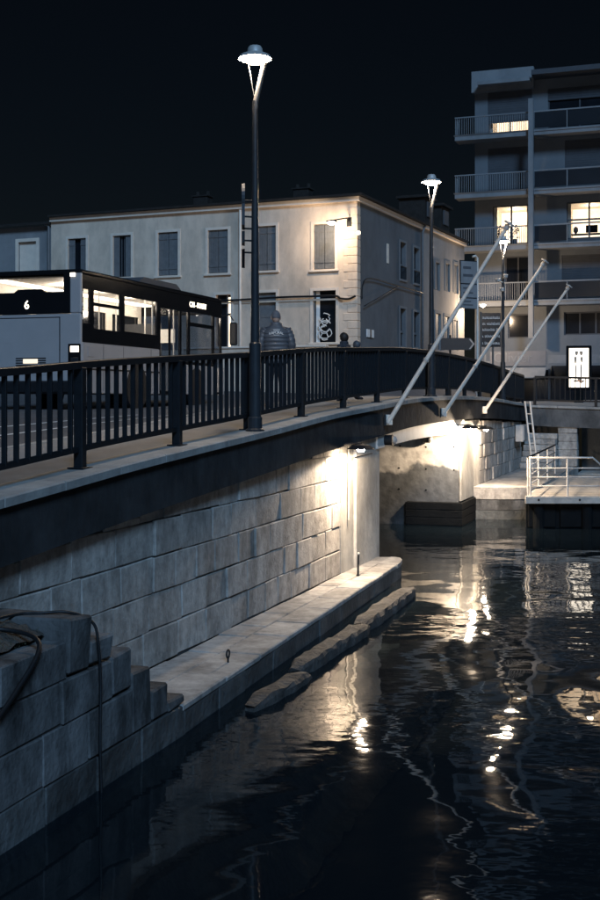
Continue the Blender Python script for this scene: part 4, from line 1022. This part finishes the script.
m = MB(); m.box(u2,u3,-1.3,-1.15,zz0,zz1); m.build('blank_fascia', M_apt2, sh)
m = MB(); m.box(u1+.1,u3,-.12,-.05,.2,zz0-.1); m.build('shop_window', M_dkglass, sh)
# lit poster panel
pp = P(579,385,53)
ad = thing('poster_panel', 'brightly lit upright poster panel in a dark frame behind the quay railing', 'poster panel', (pp.x,pp.y,H-.2), radians(-12))
m = MB(); z0 = pp.z-(H-.2)-.1; z1 = z0+1.72; m.cbox(-.55,.55,-.06,.1,z0-.12,z1+.12,.03); m.cbox(-.2,.2,-.03,.08,-.2,z0-.1,.02); m.build('case', M_black, ad)
m = MB(); m.box(-.42,.42,-.075,-.061,z0,z1); m.build('poster', E_poster, ad)
Mp = mat('poster_ink', (.55,.40,.28), .7, .3, 6, 0)
for (x,z,wd,hh) in ((-.1,1.5,.07,.12),(.1,1.5,.07,.12),(-.15,1.2,.05,.2),(.12,1.22,.05,.16),(-.14,.62,.03,.5),(.1,.6,.035,.55),(-.1,.28,.16,.05),(.1,.26,.14,.06),(.0,.34,.06,.05),(.3,1.22,.03,.04),(-.32,1.2,.02,.05)):
    m = MB(); m.add([(x+wd*cos(a)*(1+.25*sin(3*a)),-.0765,z0+z+hh*sin(a)*(1+.2*cos(2*a))) for a in [2*pi*q/12 for q in range(12)]],[tuple(range(12))]); m.build('poster_print', Mp, ad)

# ------------------------------------------------------------------ street signs
p = P(477.5,345,50)
ds = thing('direction_sign', 'framed direction sign with three pale panels on a pole', 'sign', (p.x,p.y,H), radians(28))
zs = lambda py, Y=50: (400-py)/F*Y
m = MB(); m.tube([(0,0,-.3),(0,0,zs(258)),(-.1,0,zs(256)),(-.25,0,zs(257))], .045, 8); m.build('pole', M_mast, ds)
for (t0,b0) in ((262,284),(285,298),(299,309)):
    m = MB(); zt_,zb_ = zs(t0),zs(b0); m.cbox(-.85,-.02,-.03,.03,zb_,zt_,.01); f_ = m.build('panel', M_apt2, ds)
    m = MB(); m.tube([(-.88,0,zb_-.02),(-.88,0,zt_+.02),(0,0,zt_+.02)], .025, 6); m.build('frame', M_iron, f_)
    m = MB()
    for q in range(2): m.box(-.75,-.25-.1*q,-.036,-.031,zb_+(zt_-zb_)*(.3+.35*q),zb_+(zt_-zb_)*(.42+.35*q))
    m.build('worn_lettering', M_aptdk, f_)
p = P(490.5,346,47)
ib = thing('information_board', 'dark board with five rows of pale lettering beside the farthest lamp', 'sign', (p.x,p.y,H), radians(-4))
zs7 = lambda py: zs(py,47)
m = MB(); m.tube([(-.38,0,-.3),(-.38,0,zs7(312))], .04, 8); m.tube([(.1,.03,-.3),(.1,.03,zs7(345))], .04, 8); m.build('post', M_polelit, ib)
m = MB(); m.cbox(-.36,.4,-.02,.02,zs7(347),zs7(313),.008); bd = m.build('board', M_smoke, ib)
for py in (317.5,323.5,329.5,336,343):
    m = MB(); x = -.31
    while x < .34:
        wd = R(.02,.04); zc_ = zs7(py); hh = R(.045,.06)
        m.box(x,x+wd*.45,-.026,-.021,zc_-hh,zc_+hh*R(.3,1)); m.box(x,x+wd,-.026,-.021,zc_-hh,zc_-hh*.5)
        x += wd+(.06 if R(0,1) < .15 else .012)
    m.build('lettering', M_white, bd)['kind'] = 'stuff'
p = P(458,344,40)
ar_ = thing('arrow_sign', 'dark direction sign with an arrow pointing right in front of the side street', 'sign', (p.x,p.y,H), 0)
zs4 = lambda py: zs(py,40)
m = MB(); m.tube([(-.25,.06,-.5),(-.25,.06,zs4(335))], .035, 8); m.build('post', M_iron, ar_)
m = MB(); m.prism([(-.57,zs4(350)),(.42,zs4(350)),(.57,zs4(344)),(.42,zs4(338)),(-.57,zs4(338))], -.02, .02, 'y'); m.build('panel', mat('arrow_panel',(.02,.024,.03),.7,.1,4,0), ar_)
m = MB(); m.add([(.36,-.022,zs4(349)),(.42,-.022,zs4(349)),(.55,-.022,zs4(344)),(.49,-.022,zs4(344))],[(0,1,2,3)]); m.add([(.36,-.022,zs4(339)),(.42,-.022,zs4(339)),(.55,-.022,zs4(344)),(.49,-.022,zs4(344))],[(0,3,2,1)]); m.build('arrow', M_apt2, ar_)

# ------------------------------------------------------------------ bus
bx0 = P(82,400,26)
zb = H-.2
bus = thing('city_bus', 'silver and black city bus with lit interior driving away behind the railing', 'bus', (bx0.x,bx0.y,zb), BRZ)
L_, W_, T_ = 8.25, 2.5, 3.04
# body shell pieces: x forward, y left (right side is y=0)
m = MB(); m.cbox(.03,4.0,0,.06,.34,1.46,.02); m.build('side_panel', M_buspaint, bus)
m = MB(); m.cbox(5.3,7.55,0,.06,.34,1.12,.02); m.build('side_panel', M_buspaint, bus)
wins = [(.06,.36,1.88,2.63),(.55,1.85,2.36,2.63),(.55,1.85,1.78,2.29),(2.07,3.84,1.80,2.62),(4.06,4.62,.42,2.5),(4.68,5.24,.42,2.5),(5.36,5.78,1.2,2.5),(5.92,7.5,2.25,2.52),(5.92,7.5,1.2,2.15),(7.62,8.08,.42,2.5)]
m = MB(); wall_with_holes(m, .02, 8.15, 1.462, 2.93, [(a,b,max(c,1.462),d) for a,b,c,d in wins], .004, .05); wall_with_holes(m, 4.0, 5.3, .36, 1.461, [(a,b,c,min(d,1.461)) for a,b,c,d in wins if c<.5 and a<5.3], .008, .045); wall_with_holes(m, 5.3, 7.56, 1.125, 1.461, [(a,b,max(c,1.125),1.461) for a,b,c,d in wins if 5.3<a<7.5 and c<1.4], .008, .045); wall_with_holes(m, 7.56, 8.15, .36, 1.461, [(a,b,c,min(d,1.461)) for a,b,c,d in wins if a>7.5], .008, .045)
m.build('window_band', M_busblack, bus)
for (a,b,c,d) in wins:
    m = MB(); m.box(a,b,.02,.028,c,d); m.build('side_window', M_tint, bus)
m = MB(); m.box(4.1,4.58,.03,.04,.45,1.25); m.box(4.72,5.2,.03,.04,.45,1.25); m.build('door_panel', M_busin, bus)
# left side
wl_ = [(.6,1.9,1.7,2.6),(2.1,3.9,1.7,2.6),(4.1,5.9,1.7,2.6),(6.1,7.9,1.6,2.6)]
m = MB(); wall_with_holes(m, .03, 8.15, 1.45, 2.93, wl_, W_-.05, W_-.004); m.build('window_band', M_busblack, bus)
m = MB(); m.cbox(.03,8.15,W_-.06,W_,.34,1.448,.02); m.build('side_panel', M_buspaint, bus)
for (a,b,c,d) in wl_: m = MB(); m.box(a,b,W_-.03,W_-.022,c,d); m.build('side_window', M_dkglass, bus)
# rear
wr = (.42,2.08,2.50,2.93)
m = MB(); m.cbox(-.06,.03,.0,W_,.42,2.08,.03); m.build('rear_panel', M_buspaint, bus)
for (a,b) in ((0,.28),(W_-.28,W_)): m = MB(); m.cbox(-.05,.04,a,b,2.083,T_-.06,.03); m.build('rear_pillar', M_buspaint, bus)
m = MB()
for (y0,y1,z0,z1) in ((.282,W_-.282,2.083,2.47),(.282,.42,2.47,T_-.07),(W_-.42,W_-.282,2.47,T_-.07),(.42,W_-.42,2.94,T_-.07)): m.box(-.055,.02,y0,y1,z0,z1)
m.prism([(.42,2.47),(W_-.42,2.47),(W_-.42,2.56),(W_-.85,2.56),(W_-.95,2.63),(.98,2.63),(.88,2.56),(.42,2.56)],-.056,.02,'x'); m.build('rear_window_surround', M_busblack, bus)
m = MB(); m.box(-.03,-.022,.42,W_-.42,2.47,2.94); m.build('rear_window', M_tint, bus)
text('route_number', '6', .27, E_amber, bus, (-.058,W_/2+.08,2.28), (pi/2,0,-pi/2), .003)
m = MB(); m.cbox(-.12,.02,.0,W_,.34,.62,.04); m.build('rear_bumper', M_iron, bus)
for y in (.14,W_-.14):
    m = MB(); m.cbox(-.075,-.03,y-.13,y+.17 if y<1 else y+.13,.62,1.42,.03); c_ = m.build('lamp_cluster', M_busblack, bus)
    m = MB(); m.cbox(-.09,-.074,y-.1,y+.1,1.24,1.37,.02); m.build('tail_light', E_tail, c_)
    for z in (.75,.98): m = MB(); m.cbox(-.088,-.074,y-.09,y+.09,z,z+.14,.02); m.build('reflector', M_smoke, c_)
for y in (.2,W_-.2): m = MB(); m.cbox(-.07,-.048,y-.06,y+.06,2.88,2.96,.01); m.build('marker_light', E_tail, bus)
for z in (2.5,2.25,1.95): m = MB(); m.box(.01,.035,-.008,-.001,z,z+.06); m.build('marker_light', M_white, bus)
m = MB(); m.cbox(-.085,-.061,W_/2-.2,W_/2+.16,1.0,1.1,.01); m.build('rear_glint', emis('rear_glint_glow',(1,.85,.65),.8), bus)  # glowing strip standing in for reflections low on the rear
m = MB(); m.box(-.064,-.0605,W_-1.0,W_-.55,1.45,1.6); m.box(-.0645,-.061,.75,W_-.8,.75,1.75); m.build('engine_hatch', M_buspaint, bus)
for x in (1.0,2.0,3.5): m = MB(); m.box(x-.006,x+.006,-.003,-.0005,.4,1.44); m.build('panel_seam', M_iron, bus)
m = MB(); m.box(.03,3.98,-.006,-.0005,.86,.9); m.build('rub_strip', M_iron, bus)
for k in range(7): m = MB(); m.box(-.07,-.0615,.85,W_-.9,.8+.05*k,.825+.05*k); m.build('vent_slat', M_busblack, bus)
m = MB(); m.box(-.068,-.0615,.5,.52,.7,2.0); m.box(-.068,-.0615,.5,W_-.5,1.995,2.01); m.build('hatch_seam', M_iron, bus)
m = MB(); m.cbox(.25,.55,-.012,-.0005,1.15,1.38,.01); m.build('fuel_flap', M_buspaint, bus)
# roof, front
m = MB(); m.cbox(-.06,8.2,.0,W_,T_-.11,T_,.05); m.build('roof', M_busblack, bus)
m = MB(); m.prism([(3.3,T_),(3.75,T_+.2),(5.7,T_+.2),(6.15,T_)], .3, W_-.3, 'y'); m.build('roof_unit', M_aptdk, bus)
m = MB(); m.prism([(8.1,.34),(8.3,.36),(8.34,1.1),(8.26,1.1),(8.1,1.1)], 0, W_, 'y'); m.build('front_panel', M_buspaint, bus)
m = MB(); m.prism([(8.24,1.102),(8.33,1.102),(8.22,2.6),(8.15,2.6)], .04, W_-.04, 'y'); m.build('windscreen', M_tint, bus)
m = MB(); m.prism([(8.1,2.6),(8.22,2.602),(8.16,T_-.06),(8.05,T_-.1)], .01, W_-.01, 'y'); m.build('destination_box', M_busblack, bus)
text('destination', 'CAS - PONTY', .2, E_amber, bus, (6.45,.0,2.72), (pi/2,0,0), .003, xs=.95)
m = MB(); m.tube([(8.2,.1,2.55),(8.5,-.1,2.62),(8.55,-.2,2.45)], .02, 6); m.cbox(8.48,8.6,-.32,-.1,1.75,2.4,.04); m.build('mirror', M_iron, bus)
# wheels
for x in (2.72,6.35):
    for (y0,y1) in ((.02,.3),(W_-.3,W_-.02)):
        m = MB(); m.tube([(x,y0,.47),(x,y1,.47)], .47, 24, True); wh = m.build('wheel', M_tyre, bus)
        yy_ = y0-.008 if y0<1 else y1+.008
        m = MB(); m.tube([(x,yy_,.47),(x,(y0+y1)/2,.47)], .29, 20); m.build('rim', M_rim, wh)
        m = MB(); m.tube([(x,yy_-.02 if y0<1 else yy_+.02,.47),(x,(y0+y1)/2,.47)], .11, 12); m.build('hub', M_iron, wh)
for x in (2.72,6.35): m = MB(); m.tube([(x,-.004,.5),(x,.065,.5)], .56, 24); m.build('wheel_arch', M_iron, bus)
# interior
m = MB(); m.box(.08,8.05,.08,W_-.08,.34,.38); m.build('floor', M_aptdk, bus)
m = MB(); m.box(.05,8.0,.07,W_-.07,T_-.16,T_-.13); m.build('ceiling', M_busin, bus)
for y in (.38,W_-.38): m = MB(); m.box(.15,7.8,y-.14,y+.14,T_-.2,T_-.165); m.build('light_strip', E_strip, bus)
m = MB(); wall_with_holes(m, .1, 8.0, .4, T_-.17, [(a+.08,b-.08,c+.08,d-.06) for a,b,c,d in wl_], W_-.09, W_-.06); m.build('inner_lining', M_busin, bus)
m = MB(); m.box(6.9,6.94,1.3,W_-.1,.4,2.3); m.build('driver_partition', M_aptdk, bus)
m = MB(); m.box(6.6,6.62,.75,1.2,1.75,2.12); m.build('notice', M_white, bus)
def bus_seat(x, y):
    m = MB(); m.cbox(x,x+.42,y,y+.42,.78,.9,.03); m.cbox(x-.06,x+.04,y,y+.42,.9,1.62,.04); se = m.build('seat', M_seat, bus)
    m = MB(); m.tube([(x-.01,y+.04,1.6),(x-.01,y+.06,1.75),(x-.01,y+.36,1.75),(x-.01,y+.38,1.6)], .018, 6); m.build('grab_handle', M_rail, se)
    m = MB(); m.cbox(x+.05,x+.35,y+.08,y+.34,.38,.78,.02); m.build('pedestal', M_aptdk, se)
for x in (.5,1.3,2.15,3.0): 
    for y in (.14,.58,1.5,1.94): bus_seat(x,y)
for x in (5.5,6.2): bus_seat(x,1.94)
for x,y in ((1.2,1.05),(2.8,1.05),(4.0,.2),(4.65,.5),(5.3,.2),(4.4,1.4),(5.9,1.3)): m = MB(); m.tube([(x,y,.38),(x,y,T_-.16)], .02, 8); m.build('grab_pole', M_rail, bus)
for x in (1.6,3.4,5.2,7.0): lamp(bus, (x,W_/2,T_-.35), 85, (1,.82,.62), r=.15, name='cabin_light')

# low pale wall / van behind the bus front
lw = thing('low_wall', 'low pale wall along the foot of the corner house', 'wall', (HO.x,HO.y,ZB), a_)
u0,z1 = fx(212,344.5); u1,_ = fx(354,345); m = MB(); m.cbox(u0,u1-.2,-2.4,-2.15,-1.9,z1-.3,.02); m.build('wall', M_render, lw); m = MB(); m.cbox(u0,u1-.2,-2.45,-2.1,z1-.298,z1-.22,.015); m.build('coping', M_trim, lw)

# ------------------------------------------------------------------ people
def person(loc, rz, hgt, label, kind):
    t = thing('person', label, 'person', loc, rz)
    k = hgt/1.8
    # facing +y: back towards the viewer at -y
    v = [(0,0,.98,(.155,.125)),(0,-.005,1.15,(.16,.125)),(0,-.01,1.32,(.19,.135)),(0,0,1.46,(.17,.11)),(0,.0,1.54,(.07,.07)),(0,.01,1.60,(.062,.066)),
         (-.2,0,1.45,.075),(-.26,-.02,1.18,.06),(-.235,.08,.97,.045),(-.2,.16,.94,.045),
         (.2,0,1.45,.075),(.26,-.02,1.18,.06),(.235,.08,.97,.045),(.2,.16,.94,.045),
         (-.1,0,.88,.1),(-.11,.02,.5,.068),(-.115,-.01,.12,.052),(-.12,.0,.05,.05),(-.13,.16,.035,.042),
         (.1,0,.88,.1),(.11,.02,.5,.068),(.115,-.01,.12,.052),(.12,.0,.05,.05),(.13,.16,.035,.042)]
    e = [(0,1),(1,2),(2,3),(3,4),(4,5),(3,6),(6,7),(7,8),(8,9),(3,10),(10,11),(11,12),(12,13),(0,14),(14,15),(15,16),(16,17),(17,18),(0,19),(19,20),(20,21),(21,22),(22,23)]
    sc = lambda V: [(a*k,b*k,c*k,tuple(q*k for q in r) if isinstance(r,tuple) else r*k) for a,b,c,r in V]
    skin('body', sc(v), e, M_cloth, t)
    # head with face
    m = MB(); V = []; n = 20; N = 14
    for i in range(N+1):
        ph = pi*i/N; z = cos(ph); r = sin(ph)
        for q in range(n):
            a = 2*pi*q/n; x = .077*r*cos(a); y = .098*r*sin(a)
            if sin(a) > 0 and z < -.1: y *= 1-.12*(-z); x *= 1-.2*(-z)
            nose = math.exp(-((cos(a))/.16)**2)*(.022 if sin(a) > 0 else 0)*math.exp(-((z+.12)/.16)**2)
            eye = -.008*math.exp(-((abs(cos(a))-.4)/.15)**2)*math.exp(-((z-.08)/.12)**2)*(1 if sin(a) > 0 else 0)
            V.append((x*k, (y+nose+eye+.012)*k, (1.69+.122*z)*k))
    m.add(V, [(i*n+q,i*n+(q+1)%n,(i+1)*n+(q+1)%n,(i+1)*n+q) for i in range(N) for q in range(n)]); hd = m.build('head', M_skin, t, True)
    for sx in (-1,1): m = MB(); m.cbox(sx*.083*k-.01*k,sx*.083*k+.01*k,-.012*k,.03*k,1.65*k,1.72*k,.008*k); m.build('ear', M_skin, hd)
    if kind == 'cap':
        m = MB(); V = []
        for i in range(8):
            ph = (pi*.56)*i/7; 
            for q in range(n):
                a = 2*pi*q/n; V.append((.087*sin(ph)*cos(a)*k, (.108*sin(ph)*sin(a)+.012)*k, (1.70+.125*cos(ph))*k))
        m.add(V, [(i*n+q,i*n+(q+1)%n,(i+1)*n+(q+1)%n,(i+1)*n+q) for i in range(7) for q in range(n)]); m.build('cap', M_cap, hd, True)
        m = MB(); m.prism([(-.075*k,.09*k),(.075*k,.09*k),(.06*k,.19*k),(0,.215*k),(-.06*k,.19*k)], 1.70*k, 1.712*k); m.build('cap_peak', M_cap, hd)
    else:
        m = MB(); V = []
        rr = .12 if kind == 'hair' else .125
        for i in range(10):
            ph = (pi*.78)*i/9
            for q in range(n):
                a = 2*pi*q/n; f_ = 1.0 if sin(a) < .35 else (.72 if i > 5 else 1)
                V.append((rr*sin(ph)*cos(a)*k*(1+R(-.03,.03)), (rr*1.05*sin(ph)*sin(a)*f_-.0)*k, (1.70+.14*cos(ph))*k))
        m.add(V, [(i*n+q,i*n+(q+1)%n,(i+1)*n+(q+1)%n,(i+1)*n+q) for i in range(9) for q in range(n)]); m.build('hair' if kind == 'hair' else 'hood', M_hair if kind == 'hair' else M_jacket, hd, True)
    # quilted jacket
    m = MB(); V = []; n = 28; rows_ = []
    prof = [(.84,.215,.15),(.95,.222,.155),(1.08,.222,.158),(1.2,.235,.162),(1.32,.25,.165),(1.40,.245,.155),(1.46,.215,.135),(1.51,.15,.11),(1.55,.1,.1),(1.60,.092,.095)]
    zs_ = []
    for i in range(61):
        z = .84+(1.60-.84)*i/60
        for q in range(len(prof)-1):
            if prof[q][0] <= z <= prof[q+1][0]+1e-6:
                f_ = (z-prof[q][0])/(prof[q+1][0]-prof[q][0]); a1 = prof[q][1]+(prof[q+1][1]-prof[q][1])*f_; b1 = prof[q][2]+(prof[q+1][2]-prof[q][2])*f_; break
        puff = .012*abs(sin((z-.84)/.076*pi))**.6
        rows_.append((z,a1+puff,b1+puff))
    for (z,a1,b1) in rows_:
        for q in range(n): 
            a = 2*pi*q/n; cx, sy = cos(a), sin(a); V.append((a1*k*math.copysign(abs(cx)**.8,cx), b1*k*math.copysign(abs(sy)**.85,sy)-.005*k, z*k))
    N = len(rows_)-1
    m.add(V, [(i*n+q,i*n+(q+1)%n,(i+1)*n+(q+1)%n,(i+1)*n+q) for i in range(N) for q in range(n)]); jk = m.build('jacket', M_jacket if kind != 'hair' else M_cloth, t, True)
    for sx in (-1,1):
        pts = bez([(sx*.19*k,0,1.47*k),(sx*.245*k,-.01*k,1.36*k),(sx*.285*k,-.03*k,1.18*k),(sx*.27*k,.03*k,1.04*k),(sx*.235*k,.12*k,.95*k)],9)
        rad = [(.088-.026*i/len(pts))*k*(1+.11*abs(sin(i*pi/4))) for i in range(len(pts))]
        m = MB(); m.tube(pts, rad, 14); m.build('sleeve', M_jacket if kind != 'hair' else M_cloth, jk, True)
        # gloved-free hand resting in the pocket line
        hv = [(sx*.225,.15,.945,.03),(sx*.205,.19,.93,.034)]; he = [(0,1)]
        for f_ in range(4):
            b0 = len(hv); hv += [(sx*(.185+.016*f_),.222,.935-.008*f_,.0095),(sx*(.165+.012*f_),.238,.915-.006*f_,.0085),(sx*(.150+.012*f_),.228,.897-.004*f_,.008)]; he += [(1,b0),(b0,b0+1),(b0+1,b0+2)]
        b0 = len(hv); hv += [(sx*.19,.175,.965,.011),(sx*.165,.195,.965,.009)]; he += [(0,b0),(b0,b0+1)]
        skin('hand', sc(hv), he, M_skin, t, 1)
    if kind == 'cap':
        # arched print on the back
        word = 'KAPORAL'
        for i, ch in enumerate(word):
            a = (i-3)/3.0; x = a*.118; z = 1.40-.02*a*a; 
            ysurf = -(.171)*(1-(abs(x)/.26)**2.4)**(.42)-.02
            o = text('print', ch, .075 if i not in (0,6) else .06, M_white, jk, (x*k,(ysurf)*k,z*k), (pi/2,0,-a*.35*.5), .002)
        m = MB()
        for (zz,w_) in ((1.445,.06),(1.352,.05)): m.box(-w_*k,w_*k,-.196*k,-.19*k,zz*k,(zz+.008)*k)
        m.build('print', M_white, jk)
    return t
def pplace(px, top_py, Y, hgt, rz, label, kind):
    X = (px-300)/F*Y; z = H+(400-top_py)/F*Y
    person((X,Y,z-hgt*1.01), rz, hgt, label, kind)
pplace(276,310.5,22.0,1.79,radians(4),'man in a quilted jacket and cap seen from behind at the railing','cap')
pplace(344,333,23.6,1.33,radians(60),'small dark figure with rounded hair just above the railing','hair')
pplace(357,341,24.2,1.17,radians(-70),'smaller hooded figure beside the dark one at the railing','hood')
